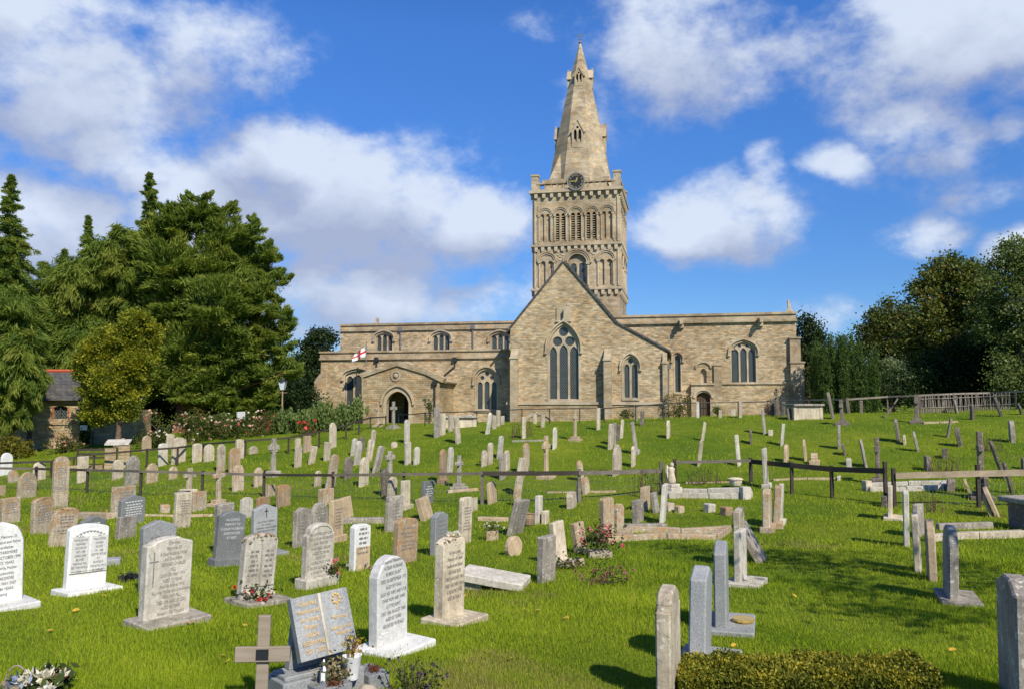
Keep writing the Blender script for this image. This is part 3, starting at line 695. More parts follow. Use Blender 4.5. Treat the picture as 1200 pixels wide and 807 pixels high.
# clock
cs, cz = pz(675, 212.8, nW - .35); yk = nW - .38; r = .71
mb = MB(); mb.prism(circle(cs, cz, r, 32), yk, yk + .16); clock = mb.build('clock', M['dial'], church)
mb = MB(); mb.band(circle(cs, cz, r - .07, 32), circle(cs, cz, r + .03, 32), yk - .03, yk + .1, closed=True); mb.build('clock_rim', M['lead'], clock)
def text_mesh(name, body, size, mat, parent=None, Mx=None, align='CENTER', space=1.15, extrude=0, width=1.0, fit=None):
    cu = bpy.data.curves.new(name, 'FONT'); cu.body = body; cu.size = size; cu.align_x = align; cu.align_y = 'CENTER'
    cu.space_line = space; cu.extrude = extrude; cu.resolution_u = 2
    to = bpy.data.objects.new('tmp_text', cu); COL.objects.link(to)
    bpy.context.view_layer.update()
    me = bpy.data.meshes.new_from_object(to.evaluated_get(bpy.context.evaluated_depsgraph_get()))
    bpy.data.objects.remove(to); me.materials.clear(); me.materials.append(mat)
    ww = max((abs(v.co.x) for v in me.vertices), default=0) * 2 * width
    width *= min(1, fit / ww) if fit and ww else 1
    X = Matrix.Rotation(R(90), 4, 'X') @ Matrix.Scale(width, 4, (1, 0, 0)); me.transform((Mx @ X) if Mx is not None else X)
    if name is None: return me
    return link(name, me, parent)
for i, s in enumerate(['XII', 'I', 'II', 'III', 'IIII', 'V', 'VI', 'VII', 'VIII', 'IX', 'X', 'XI']):
    a = R(30) * i
    text_mesh('numeral', s, .24, M['gold'], clock, Matrix.Translation((cs + math.sin(a)*r*.72, yk - .012, cz + math.cos(a)*r*.72)) @ Matrix.Rotation(a, 4, 'Y'))
for ang, ln, w in ((R(22), r*.5, .07), (R(270), r*.78, .05)):
    mb = MB(); mb.prism([(-w/2, -.12), (w/2, -.12), (w*.75, ln*.6), (0, ln), (-w*.75, ln*.6)], yk - .05, yk - .035, Matrix.Translation((cs, 0, cz)) @ Matrix.Rotation(ang, 4, 'Y')); mb.build('clock_hand', M['gold'], clock)
# ------------------------------------------------------------------ lawn
def axis(lo, hi, fine_lo, fine_hi, st, n):
    a = np.arange(fine_lo, fine_hi + 1e-6, st)
    g = np.geomspace(1, 2, n) - 1; g = g / g[-1] if n > 1 else g
    g = g ** 2.2
    return np.unique(np.concatenate([fine_lo - g * (fine_lo - lo), a, fine_hi + g * (hi - fine_hi)]))
gx, gy = axis(-900, 900, -50, 50, .5, 26), axis(-150, 1500, -4, 76, .4, 26)
GX, GY = np.meshgrid(gx, gy); GZ = ground(GX.ravel(), GY.ravel())
V = np.stack([GX.ravel(), GY.ravel(), GZ], 1); nx, ny = len(gx), len(gy)
idx = (np.arange(ny - 1)[:, None] * nx + np.arange(nx - 1)[None]).ravel()
m, nt, out = new_mat('lawn'); tc = N(nt, 'ShaderNodeTexCoord')
n1 = noise(nt, tc, .22, 5, .6); n2 = noise(nt, tc, 1.6, 5, .65); n3 = noise(nt, tc, 28, 4, .7)
c = ramp(nt, n1, 0, [(.35, [.10, .17, .01]), (.65, [.19, .24, .016])])
t = ramp(nt, n2, 0, [(.3, [.72, .78, .7]), (.55, [1, 1, 1]), (.72, [1.4, 1.15, 1.25])]); c = mixc(nt, .85, (c, 0), (t, 0), 'MULTIPLY')
t3 = ramp(nt, n3, 0, [(.3, .55), (.7, 1.35)]); c = mixc(nt, .8, c, (t3, 0), 'MULTIPLY')
principled(nt, out, c, .95, (n3, 0), .9, .05, .1)
lawn = np_mesh('lawn', V, np.stack([idx, idx + 1, idx + nx + 1, idx + nx], 1), None, m)
lawn.data.polygons.foreach_set('use_smooth', [True] * len(lawn.data.polygons)); tag(lawn, kind='structure')
# grass blades, finer and denser where they are near
def blades(n, rng):
    Y = 1 / rng.uniform(1/62, 1/4.3, n); u = rng.uniform(-.82, .82, n); X = u * Y
    keep = np.ones(n, bool); return X, Y
def sfield(x, y, s, k):
    return (np.sin(x*s + 1.7*np.sin(y*s*.6 + k)) * np.sin(y*s*.83 + 1.3*np.sin(x*s*.7 + k*2)) + .5*np.sin(x*s*2.3 + k*3 + y*s*1.9))
def grass(n, rng):
    X, Y = blades(n, rng); Z = ground(X, Y)
    d = np.hypot(X, Y); s = np.clip(d / 8, .75, 4.6)
    tall = sfield(X, Y, .55, 1.0)
    h = rng.uniform(.02, .048, n) * (1 + .35 * np.clip(tall, -1, 1)) * np.clip(s, 1, 1.5) ; w = rng.uniform(.004, .0075, n) * s
    th = rng.uniform(0, 2*math.pi, n); lean = rng.normal(0, .45, n)
    base = np.stack([X, Y, Z - .01], 1); side = np.stack([np.cos(th), np.sin(th), np.zeros(n)], 1)
    tip = base + np.stack([-np.sin(th) * np.sin(lean), np.cos(th) * np.sin(lean), np.cos(lean)], 1) * h[:, None]
    tip += rng.normal(0, .012, (n, 3)) * s[:, None]
    V = np.empty((n, 3, 3)); V[:, 0] = base - side * w[:, None] * .5; V[:, 1] = base + side * w[:, None] * .5; V[:, 2] = tip
    a = np.array([.155, .255, .016]); b = np.array([.385, .455, .03]); y = np.array([.46, .38, .10]); dk = np.array([.075, .15, .008])
    f = np.clip(.5 + .24 * sfield(X, Y, .33, 4.0) + .2 * sfield(X, Y, 1.9, 9.0) + rng.normal(0, .22, n), 0, 1)[:, None]
    c = a * (1 - f) + b * f
    p = sfield(X, Y, 1.1, 2.2); dry = (rng.random(n) < .035 + .10 * np.clip(p - .75, 0, 1)); c[dry] = y * rng.uniform(.6, 1.1, (dry.sum(), 1))
    p3 = sfield(X, Y, .8, 7.7) + .35 * sfield(X, Y, 3.1, 1.2); br_ = rng.random(n) < .75 * np.clip((p3 - .72) * 1.5, 0, 1); c[br_] = np.array([.38, .32, .10]) * rng.uniform(.6, 1.2, (br_.sum(), 1))
    dd = rng.random(n) < .30 * np.clip(-p, 0, 1.2); c[dd] = dk
    return np_mesh('grass', V.reshape(-1, 3), np.arange(n * 3).reshape(n, 3), c, M['blade'])
g = grass(1150000, np.random.default_rng(3)); tag(g, 'short mown lawn grass covering the sloping churchyard', 'grass', kind='stuff')

# ------------------------------------------------------------------ foliage
def lobe3(px, py, rpx, Y, dy, rng, squash=1.0):
    y = Y + dy; c = at_depth(px, py, y); r = rpx * y / F; return (np.array(c), np.array([r, r, r * squash]))
def crown_points(lobes, rng, cpm=1.6, cards_per=26, cr=.34, mode='rand', hollow=.62):
    P, D, T = [], [], []
    for c, r in lobes:
        area = 4 * math.pi * (r[0] * r[2]); n = max(4, int(area * cpm))
        d = unit(rng.normal(size=(n, 3)) + np.array([0, 0, .25])); q = rng.uniform(hollow, 1.06, (n, 1))
        cc = c + d * r * q; m = np.maximum(4, rng.poisson(cards_per, n))
        k = np.repeat(np.arange(n), m); crr = (cr * rng.uniform(.6, 1.3, n))[k][:, None]
        off = rng.normal(size=(len(k), 3)) * crr * np.array([1, 1, .75])
        if mode == 'droop': off *= np.array([.6, .6, 1.5]); dirs = d[k] * .35 + np.array([0, 0, -.9]) + rng.normal(0, .45, (len(k), 3))
        elif mode == 'up': off *= np.array([.55, .55, 1.7]); dirs = d[k] * .25 + np.array([0, 0, 1.]) + rng.normal(0, .3, (len(k), 3))
        elif mode == 'tuft': dirs = d[k] * .6 + unit(off) * .9 + np.array([0, 0, .35]) + rng.normal(0, .3, (len(k), 3))
        elif mode in ('bough', 'hang'):      # layered plumes running outwards from the lobe centre
            rise = .35 if mode == 'bough' else -.75
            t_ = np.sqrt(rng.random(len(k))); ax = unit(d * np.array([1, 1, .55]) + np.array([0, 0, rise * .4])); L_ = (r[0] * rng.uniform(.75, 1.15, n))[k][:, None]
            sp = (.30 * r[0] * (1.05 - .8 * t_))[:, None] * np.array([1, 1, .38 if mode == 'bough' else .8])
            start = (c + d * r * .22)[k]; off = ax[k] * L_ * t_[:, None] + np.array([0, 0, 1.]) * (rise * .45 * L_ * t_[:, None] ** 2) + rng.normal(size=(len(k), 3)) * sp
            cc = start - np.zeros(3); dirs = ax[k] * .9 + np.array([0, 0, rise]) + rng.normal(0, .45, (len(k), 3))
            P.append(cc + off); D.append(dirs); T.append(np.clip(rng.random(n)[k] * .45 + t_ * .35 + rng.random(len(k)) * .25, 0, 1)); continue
        else: dirs = rng.normal(size=(len(k), 3)) + d[k] * .3
        P.append(cc[k] + off); D.append(dirs); T.append(np.clip(rng.random(n)[k] * .7 + rng.random(len(k)) * .3, 0, 1))
    return np.concatenate(P), np.concatenate(D), np.concatenate(T)
def palette(T, rng, cols):
    cols = np.array(cols); x = T * (len(cols) - 1); i = np.minimum(x.astype(int), len(cols) - 2); f = (x - i)[:, None]
    return (cols[i] * (1 - f) + cols[i + 1] * f) * rng.uniform(.8, 1.2, (len(T), 1))
def trunk_mesh(base, top, r0, lobes, mat, parent, rng, nl=8, name='trunk', M0=None):
    mb = MB(); b = Vector(base); t = Vector(top)
    pts = [b + (t - b) * (i / 5) + Vector((rng.normal(0, r0*.25), rng.normal(0, r0*.25), 0)) * (0 if i in (0,) else 1) for i in range(6)]
    pts[0].z -= .3
    mb.tube(pts, [r0 * 1.35] + [r0 * (1 - .85 * i / 5) for i in range(1, 6)], 8)
    if len(lobes):
        for k in rng.choice(len(lobes), min(nl, len(lobes)), replace=False):
            c = Vector(lobes[k][0]); f = np.clip((c.z - b.z) / max(.5, (t.z - b.z)) - .22, .12, .9); s = b + (t - b) * float(f)
            mid = s.lerp(c, .5) + Vector((0, 0, .12 * (c - s).length * rng.uniform(-1, .6)))
            q = r0 * (1 - .8 * f) * .3; mb.tube([s, mid, c], [q, q * .6, q * .2], 5)
    return mb.build(name, mat, parent, smooth=True, norm=False)
def tree(name, label, cat, base_px, Y, lobes, cols, mode='rand', cpm=1.6, per=26, cr=.34, ln=.2, wd=.1, r0=.25, top=None, bark='bark', seed=1, squash=1.0, dyr=.6, group=None, hollow=.62, nl=8):
    rng = np.random.default_rng(seed); b = at_depth(base_px, 471, Y); b.z = gz(b.x, b.y)
    root = empty(name, b, 0, label, cat, group, 'thing')
    cpm *= 1.9; per = int(per * 1.6); ln *= .76; wd *= 1.0; cols = [tuple(q * 1.45 for q in c_) for c_ in cols]
    Ls = [lobe3(x, y, r, Y, rng.uniform(-1, 1) * r * Y / F * dyr, rng, squash) for x, y, r in lobes]
    P, D, T = crown_points(Ls, rng, cpm, per, cr, mode, hollow)
    n = len(P); ok = P[:, 2] > ground(P[:, 0], P[:, 1]) + .03; P, D, T = P[ok], D[ok], T[ok]; n = len(P)
    crown = cards('crown', P - np.array(b), D, rng.uniform(.7, 1.3, n) * ln, rng.uniform(.7, 1.3, n) * wd, palette(T, rng, cols), M['leaf'], root, rng)
    Lr = [(c - np.array(b), r) for c, r in Ls]
    tp = top if top is not None else max(Lr, key=lambda q: q[0][2])[0]
    trunk_mesh((0, 0, 0), tp, r0, Lr, M[bark], root, rng, nl)
    return root
def conifer(name, label, base_px, ytip, Y, rad, cols, seed, z0=.12, droop=.35, group=None, ln=.40, wd=.06, dens=1.0, bark='barkred', tipx=None, lev=.30):
    rng = np.random.default_rng(seed); b = at_depth(base_px, 471, Y); b.z = gz(b.x, b.y)
    tip = at_depth(tipx or base_px, ytip, Y); H = tip.z - b.z; root = empty(name, b, 0, label, 'conifer', group, 'thing')
    cols = [tuple(q * 1.55 for q in c_) for c_ in cols]; ln *= .8
    P, D, T = [], [], []; mb = MB(); tx = tip.x - b.x
    mb.tube([(tx * f, 0, H * f - (.3 if f == 0 else 0)) for f in (0, .25, .5, .75, 1)], [rad*.09 + .08, rad*.07 + .05, rad*.05 + .03, .05, .015], 7)
    z = H * z0
    while z < H * .995:
        f = z / H; R0 = rad * (1 - f) ** .95 * rng.uniform(.7, 1.2) + .06; nb = int(np.clip(3 + R0 * 2.6, 4, 9))
        for k in range(nb):
            a = rng.uniform(0, 2*math.pi); Lb = R0 * rng.uniform(.55, 1.12); dirn = np.array([math.cos(a), math.sin(a), rng.uniform(.0, .45) if f < .85 else .7])
            m = max(2, int(Lb / .38 * dens + 1)); q = np.linspace(.3, 1, m)
            pts = np.array([tx * f, 0, z]) + dirn * Lb * q[:, None] - np.array([0, 0, 1]) * (droop * Lb * q ** 2)[:, None]
            mb.tube([(tx * f, 0, z), tuple(pts[m // 2]), tuple(pts[-1])], [.035, .02, .008], 3, cap=False)
            cnt = 34; kk = np.repeat(np.arange(m), cnt); off = rng.normal(0, 1, (m * cnt, 3)) * np.array([.19, .19, .13]) * ((1.15 - .5 * q[kk]) * min(1, .35 + 1.6 * (1 - f)))[:, None]
            P.append(pts[kk] + off - np.array([0, 0, .08])); D.append(dirn * .8 + np.array([0, 0, -.75 * (droop + .3)]) + rng.normal(0, .45, (m * cnt, 3)))
            T.append(np.clip(np.full(m * cnt, rng.random()) * .6 + .4 * rng.random(m * cnt), 0, 1))
        z += lev * rng.uniform(.7, 1.3) * (1.15 - .55 * f)
    P, D, T = np.concatenate(P), np.concatenate(D), np.concatenate(T); n = len(P)
    cards('crown', P, D, rng.uniform(.7, 1.3, n) * ln, rng.uniform(.7, 1.3, n) * wd, palette(T, rng, cols), M['leaf'], root, rng)
    mb.build('trunk', M[bark], root, smooth=True, norm=False); return root
GRN = [(.020, .042, .010), (.045, .080, .016), (.085, .125, .024), (.13, .155, .034)]
CED = [(.022, .048, .010), (.062, .106, .016), (.12, .16, .022), (.185, .195, .036)]
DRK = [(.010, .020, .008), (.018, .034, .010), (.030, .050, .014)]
GLD = [(.045, .065, .010), (.115, .135, .015), (.225, .225, .02), (.33, .30, .026)]
RUS = [(.035, .055, .012), (.07, .095, .018), (.10, .115, .025), (.17, .11, .03)]
tg = 'conifers behind the cottage'
conifer('conifer_tree', 'tall drooping conifer with ragged top at the left edge', 6, 204, 51, 4.0, CED, 21, .10, .5, tg, tipx=14)
conifer('conifer_tree', 'small thin conifer tip between the two tall pointed conifers', 104, 252, 61, 2.4, CED, 22, .3, .4, tg, lev=.34)
conifer('conifer_tree', 'lowest thin conifer spire just left of the small conifer tip', 76, 290, 61, 2.2, CED, 23, .3, .4, tg, lev=.34)
conifer('conifer_tree', 'slender pointed conifer rising beside the broad dense evergreen', 176, 202, 59, 4.2, CED, 24, .15, .35, tg)
tree('cedar_tree', 'broad dense evergreen with spreading branches left of the lamp post', 'tree', 212, 53,
     [(235, 238, 13), (228, 255, 20), (262, 252, 17), (210, 272, 28), (258, 285, 28), (290, 276, 17), (297, 262, 8), (312, 302, 15), (326, 298, 9), (333, 328, 9), (318, 332, 18), (288, 318, 28), (245, 322, 38), (200, 320, 36), (180, 290, 26),
      (300, 352, 26), (330, 372, 15), (326, 352, 10), (260, 365, 40), (215, 370, 40), (310, 395, 28), (275, 415, 34), (225, 420, 40), (330, 408, 16), (318, 440, 24), (285, 455, 26), (240, 460, 34), (345, 432, 12), (200, 450, 30), (310, 470, 18), (275, 478, 20)],
     [(.024, .048, .010), (.068, .108, .017), (.135, .178, .025), (.205, .22, .036)], 'bough', .62, 150, .34, .52, .062, .42, bark='barkred', seed=31, nl=16)
tree('cypress_tree', 'wide feathery cypress filling the gap above the cottage roof', 'tree', 100, 54,
     [(100, 318, 30), (62, 330, 26), (130, 300, 30), (150, 318, 30), (85, 360, 36), (45, 350, 24), (125, 360, 34), (160, 350, 28), (128, 296, 13), (60, 395, 30), (105, 400, 34), (150, 395, 30), (75, 430, 26), (120, 432, 28), (55, 316, 10), (148, 276, 16), (55, 420, 24)],
     CED, 'hang', .58, 140, .34, .68, .06, .3, seed=32, nl=10)
tree('weeping_cypress', 'weeping conifer with hanging sprays at the far left by the cottage', 'tree', 14, 43,
     [(44, 440, 13), (40, 462, 11), (10, 385, 30), (30, 400, 22), (-10, 420, 34), (20, 430, 28), (38, 420, 14), (8, 465, 26), (32, 452, 18), (15, 492, 16), (30, 486, 10), (-15, 480, 20), (28, 355, 18), (0, 350, 24)],
     CED, 'hang', .75, 140, .3, .62, .052, .22, seed=33)
tree('golden_cypress', 'rounded golden cypress with bare trunk in front of cottage', 'golden tree', 140, 43.5,
     [(162, 378, 17), (178, 388, 11), (150, 395, 18), (130, 402, 20), (112, 415, 20), (160, 408, 20), (104, 435, 15), (128, 430, 24), (152, 432, 22), (170, 420, 13), (112, 455, 16), (138, 456, 22), (158, 455, 14), (108, 478, 11), (118, 490, 8), (182, 400, 6), (140, 420, 26), (130, 445, 24), (160, 425, 20), (120, 470, 14), (148, 472, 14), (106, 490, 9), (130, 482, 12), (152, 484, 9)],
     GLD, 'tuft', 4.2, 40, .16, .15, .10, .16, seed=34, squash=.85, top=(.1, 0, 4.6))
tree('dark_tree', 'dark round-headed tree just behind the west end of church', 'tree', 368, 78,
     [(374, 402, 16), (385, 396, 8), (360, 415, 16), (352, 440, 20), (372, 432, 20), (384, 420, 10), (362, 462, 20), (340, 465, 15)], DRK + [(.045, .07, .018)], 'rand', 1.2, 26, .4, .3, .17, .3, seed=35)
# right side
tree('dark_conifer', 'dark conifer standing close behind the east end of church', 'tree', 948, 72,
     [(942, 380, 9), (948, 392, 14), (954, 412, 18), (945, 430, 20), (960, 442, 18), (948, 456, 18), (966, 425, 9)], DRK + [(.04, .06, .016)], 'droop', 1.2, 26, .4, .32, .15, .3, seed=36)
rng = np.random.default_rng(37); yb = at_depth(988, 471, 58); yb.z = gz(yb.x, yb.y)
yew = empty('irish_yew', yb, 0, 'dark columnar Irish yew with fluted sides right of church', 'yew', kind='thing')
Ls = []
for q in range(46):
    a = rng.uniform(0, 2*math.pi); rr = math.sqrt(rng.random()) * 2.0; hh = (5.9 - .56 * rr ** 1.6) * rng.uniform(.9, 1.04); x, y = rr * math.cos(a) * 1.1, rr * math.sin(a)
    for z in np.arange(.3, hh, .45): Ls.append((np.array([x * (1 + .03 * z), y, z]), np.array([.34, .34, .38]) * (1.1 - .5 * (z / hh) ** 3)))
P_, D_, T_ = crown_points(Ls, rng, 9, 10, .09, 'up', .85); n = len(P_)
cards('crown', P_, D_, rng.uniform(.10, .18, n), rng.uniform(.045, .075, n), palette(T_, rng, [(.024, .055, .014), (.075, .125, .026), (.13, .19, .04)]), M['leaf'], yew, rng)
trunk_mesh((0, 0, 0), (0, 0, 3.5), .3, [], M['bark'], yew, rng)
wg = 'trees along the east boundary'
tree('broadleaf_tree', 'distant rounded tree behind the yew with olive crown', 'tree', 1045, 80,
     [(1046, 366, 14), (1028, 378, 14), (1062, 378, 16), (1012, 390, 8), (1040, 395, 24), (1070, 400, 24), (1020, 410, 18), (1050, 425, 26), (1080, 430, 26), (1035, 450, 20)], RUS[:2] + [(.075, .08, .02), (.11, .10, .025)], 'rand', 1.0, 28, .45, .32, .18, .35, seed=38, group=wg)
tree('chestnut_tree', 'large horse chestnut with browning leaves near the right', 'tree', 1115, 63,
     [(1108, 314, 14), (1090, 325, 14), (1128, 322, 18), (1150, 328, 16), (1082, 345, 16), (1110, 345, 26), (1140, 350, 26), (1085, 372, 18), (1105, 385, 30), (1140, 385, 30), (1070, 400, 16), (1088, 412, 24), (1120, 420, 30), (1150, 420, 28), (1075, 440, 20), (1105, 448, 24), (1140, 450, 24)],
     RUS, 'rand', 1.15, 28, .4, .30, .18, .45, seed=39, group=wg)
tree('ash_tree', 'tall airy ash with pale feathery leaves at the right edge', 'tree', 1200, 55,
     [(1176, 303, 13), (1192, 292, 16), (1166, 318, 13), (1205, 305, 22), (1185, 322, 20), (1215, 330, 30), (1190, 350, 26), (1225, 365, 34), (1205, 390, 30), (1240, 320, 34), (1240, 410, 34), (1160, 332, 8), (1190, 425, 26), (1215, 445, 28), (1180, 448, 18), (1200, 462, 16)],
     [(.035, .06, .016), (.07, .10, .026), (.12, .15, .045), (.16, .18, .07)], 'rand', 1.2, 26, .36, .24, .12, .42, seed=40, group=wg, top=(.3, 0, 9.5))
tree('pale_tree', 'pale green leafy tree in front of dark right-hand trees', 'tree', 1168, 56,
     [(1158, 358, 12), (1172, 352, 10), (1148, 368, 9), (1160, 378, 16), (1176, 372, 12), (1150, 392, 11), (1168, 398, 14)], [(.03, .05, .016), (.07, .105, .03), (.12, .165, .05)], 'rand', 1.5, 26, .3, .24, .12, .2, seed=41, group=wg)
tree('dark_shrub', 'mass of dark understorey shrubs beneath the right-hand trees', 'shrubs', 1120, 60,
     [(1085, 455, 16), (1110, 452, 18), (1140, 448, 22), (1170, 440, 26), (1200, 435, 32), (1100, 432, 16), (1130, 425, 22), (1165, 415, 26), (1195, 410, 26), (1230, 430, 40), (1260, 400, 50), (1070, 460, 10), (1000, 468, 9), (1020, 466, 10), (1040, 466, 10), (1060, 464, 12), (1090, 466, 10), (1030, 450, 14), (1008, 452, 12)], DRK, 'rand', 1.2, 28, .4, .26, .15, .25, seed=42)
tree('variegated_shrub', 'pale variegated shrub between the yew and chestnut', 'shrub', 1047, 61,
     [(1044, 428, 9), (1052, 440, 12), (1040, 446, 10), (1058, 452, 10), (1046, 460, 12), (1036, 462, 8)], [(.03, .05, .02), (.10, .14, .06), (.22, .25, .14)], 'rand', 2.2, 22, .25, .2, .11, .1, seed=43)
tree('small_shrub', 'low dark green shrub at the foot of the chestnut', 'shrub', 1078, 60,
     [(1080, 440, 10), (1086, 452, 10), (1076, 458, 10), (1070, 452, 8)], [(.03, .05, .014), (.07, .10, .025)], 'rand', 2.0, 22, .25, .2, .12, .1, seed=44)
# shade trees just outside the picture on the right, where the shadows on the lawn come from
for i, (x, y, s) in enumerate(((9.2, 5.2, 1.0),)):
    rng = np.random.default_rng(60 + i); z = gz(x, y); root = empty('lime_tree', (x + 1.5, y - 1.0, z), 0, 'lime tree beside the lawn throwing patchy shade on the grass', 'tree', kind='thing')
    Ls = [(np.array([rng.normal(-2.0, 1.1), rng.normal(1.9, 2.0), rng.uniform(4.4, 6.8)]), np.array([.6, .6, .5]) * rng.uniform(.7, 1.2)) for _ in range(34)]
    P_, D_, T_ = crown_points(Ls, rng, 1.6, 16, .26, 'rand'); n = len(P_)
    cards('crown', P_, D_, rng.uniform(.12, .2, n), rng.uniform(.08, .12, n), palette(T_, rng, GRN), M['leaf'], root, rng); trunk_mesh((0, 0, 0), (-1.2, .8, 6), .18, Ls, M['bark'], root, rng)

# ------------------------------------------------------------------ shrubs and flowers
def bush(name, label, cat, px, pyb, wpx, hpx, Y, cols, mode='rand', flowers=None, seed=1, leaf=.10, nlob=7, cpm=7, per=20, group=None, fl_n=40, fl_r=.05, depth=.6):
    rng = np.random.default_rng(seed); b = at_depth(px, 471, Y); b.z = gz(b.x, b.y); k = Y / F
    root = empty(name, b, 0, label, cat, group, 'thing'); w, h = wpx * k / 2, hpx * k; Ls = []
    for i in range(nlob):
        r = min(h * .48, w * .55) * rng.uniform(.6, 1.0); Ls.append((np.array([rng.uniform(-1, 1) * (w - r * .8), rng.uniform(-1, 1) * w * depth, max(r * .6, rng.uniform(.25, 1) * h - r)]), np.array([r, r, r])))
    P, D, T = crown_points(Ls, rng, cpm, per, .13, mode); ok = P[:, 2] > 0; P, D, T = P[ok], D[ok], T[ok]; n = len(P)
    cards('foliage', P, D, rng.uniform(.7, 1.3, n) * leaf, rng.uniform(.7, 1.3, n) * leaf * .55, palette(T, rng, cols), M['leaf'], root, rng)
    mb = MB()
    for q in range(5): mb.tube([(0, 0, -.1), (rng.normal(0, w*.2), rng.normal(0, w*.2), h*.35), (rng.normal(0, w*.4), rng.normal(0, w*.3), h*.7)], [.03, .02, .008], 4, cap=False)
    mb.build('stems', M['bark'], root, norm=False)
    if flowers:
        f = np.concatenate([c + unit(rng.normal(size=(6, 3)) + np.array([.1, -.6, .4])) * r * 1.05 for c, r in Ls]); sel = f[rng.integers(0, len(f), fl_n)] + rng.normal(0, .1, (fl_n, 3)); pp = np.repeat(sel, 7, 0); kk = len(pp)
        ci = np.repeat(rng.integers(0, len(flowers), fl_n), 7)
        cards('blossom', pp + rng.normal(0, fl_r * .4, (kk, 3)), rng.normal(size=(kk, 3)), np.full(kk, fl_r * 1.9), np.full(kk, fl_r * 1.7), np.array(flowers)[ci], M['petal'], root, rng)
    return root
RO = [(.03, .05, .012), (.07, .10, .02), (.13, .14, .03), (.17, .13, .04)]; LAV = [(.08, .13, .04), (.16, .22, .06), (.23, .29, .09)]
PK = [(.70, .16, .14), (.80, .55, .40), (.85, .75, .62), (.82, .66, .5), (.80, .5, .42), (.85, .78, .66)]; RED = [(.7, .05, .05), (.8, .12, .1)]
rg = 'rose bushes below the cedar'
bush('leafy_shrub', 'yellowish shrub with broad leaves beside the left wall', 'shrub', 14, 546, 60, 34, 42, [(.07, .08, .012), (.20, .18, .02), (.10, .12, .02)], 'rand', None, 71, .14)
bush('rose_bush', 'pink rose bush against the lit cottage wall', 'rose bush', 80, 530, 36, 26, 43.5, RO, 'rand', PK, 72, fl_n=26)
for i, (x, yb_, w, h, lab) in enumerate(((188, 521, 44, 42, 'rose bush with pale blooms just right of the brick-red trunk'), (222, 520, 48, 40, 'wide rose bush with coppery leaves in middle of the bed'), (262, 520, 50, 28, 'low rose bush with white and pink blooms below white pedestal'), (306, 522, 42, 26, 'small rose bush with scattered red blooms left of lamp post'))):
    bush('rose_bush', lab, 'rose bush', x, yb_, w, h, 43 + i * .8, RO, 'rand', PK, 73 + i, fl_n=34, group=rg)
lg = 'lavender hedge west of porch'
for i, (x, w, h, lab, Y_) in enumerate(((258, 44, 30, 'grey-green lavender clump beside the white pedestal', 46), (340, 42, 30, 'lavender clump at the foot of the lamp post', 46), (374, 46, 32, 'tall lavender clump in the middle of the hedge', 46.5), (408, 44, 34, 'lavender clump nearest the church porch', 47))):
    bush('lavender_bush', lab, 'lavender', x, 510, w, h, Y_, LAV, 'up', None, 80 + i, .2, 9, 6, 22, group=lg)
bush('geranium_clump', 'bright red flowers in front of lavender clump', 'flowers', 362, 512, 22, 20, 44, RO, 'rand', RED, 90, fl_n=16, fl_r=.07)
bush('geranium_clump', 'red flowers between the white pedestal and lamp post', 'flowers', 313, 505, 20, 28, 47, RO, 'rand', RED, 91, fl_n=9, fl_r=.07)
bush('leafy_bush', 'mixed leafy bush in shade under the lamp post', 'shrub', 300, 506, 44, 22, 48, GRN, 'rand', None, 92, .16)
bush('rose_bush', 'round rose bush against the chancel wall beside priest door', 'rose bush', 797, 489, 30, 28, 55.5, [(.05, .07, .015), (.13, .14, .03), (.2, .16, .05)], 'rand', PK, 93, fl_n=20)
bush('wall_shrub', 'small dark shrub at the foot of transept wall', 'shrub', 736, 492, 20, 16, 55.5, GRN, 'rand', None, 94, .1)
bush('wall_shrub', 'thin plant growing beside the door on the chancel wall', 'shrub', 840, 488, 10, 12, 57, GRN, 'rand', None, 95, .1)
bush('wall_plant', 'wisp of foliage by the tomb on the aisle wall', 'plant', 503, 493, 12, 30, 54.5, GRN, 'up', None, 96, .1)
bush('red_leaved_bush', 'reddish plant at the foot of chancel east corner', 'plant', 901, 488, 12, 14, 57, [(.12, .05, .03), (.2, .07, .04)], 'rand', None, 97, .1)

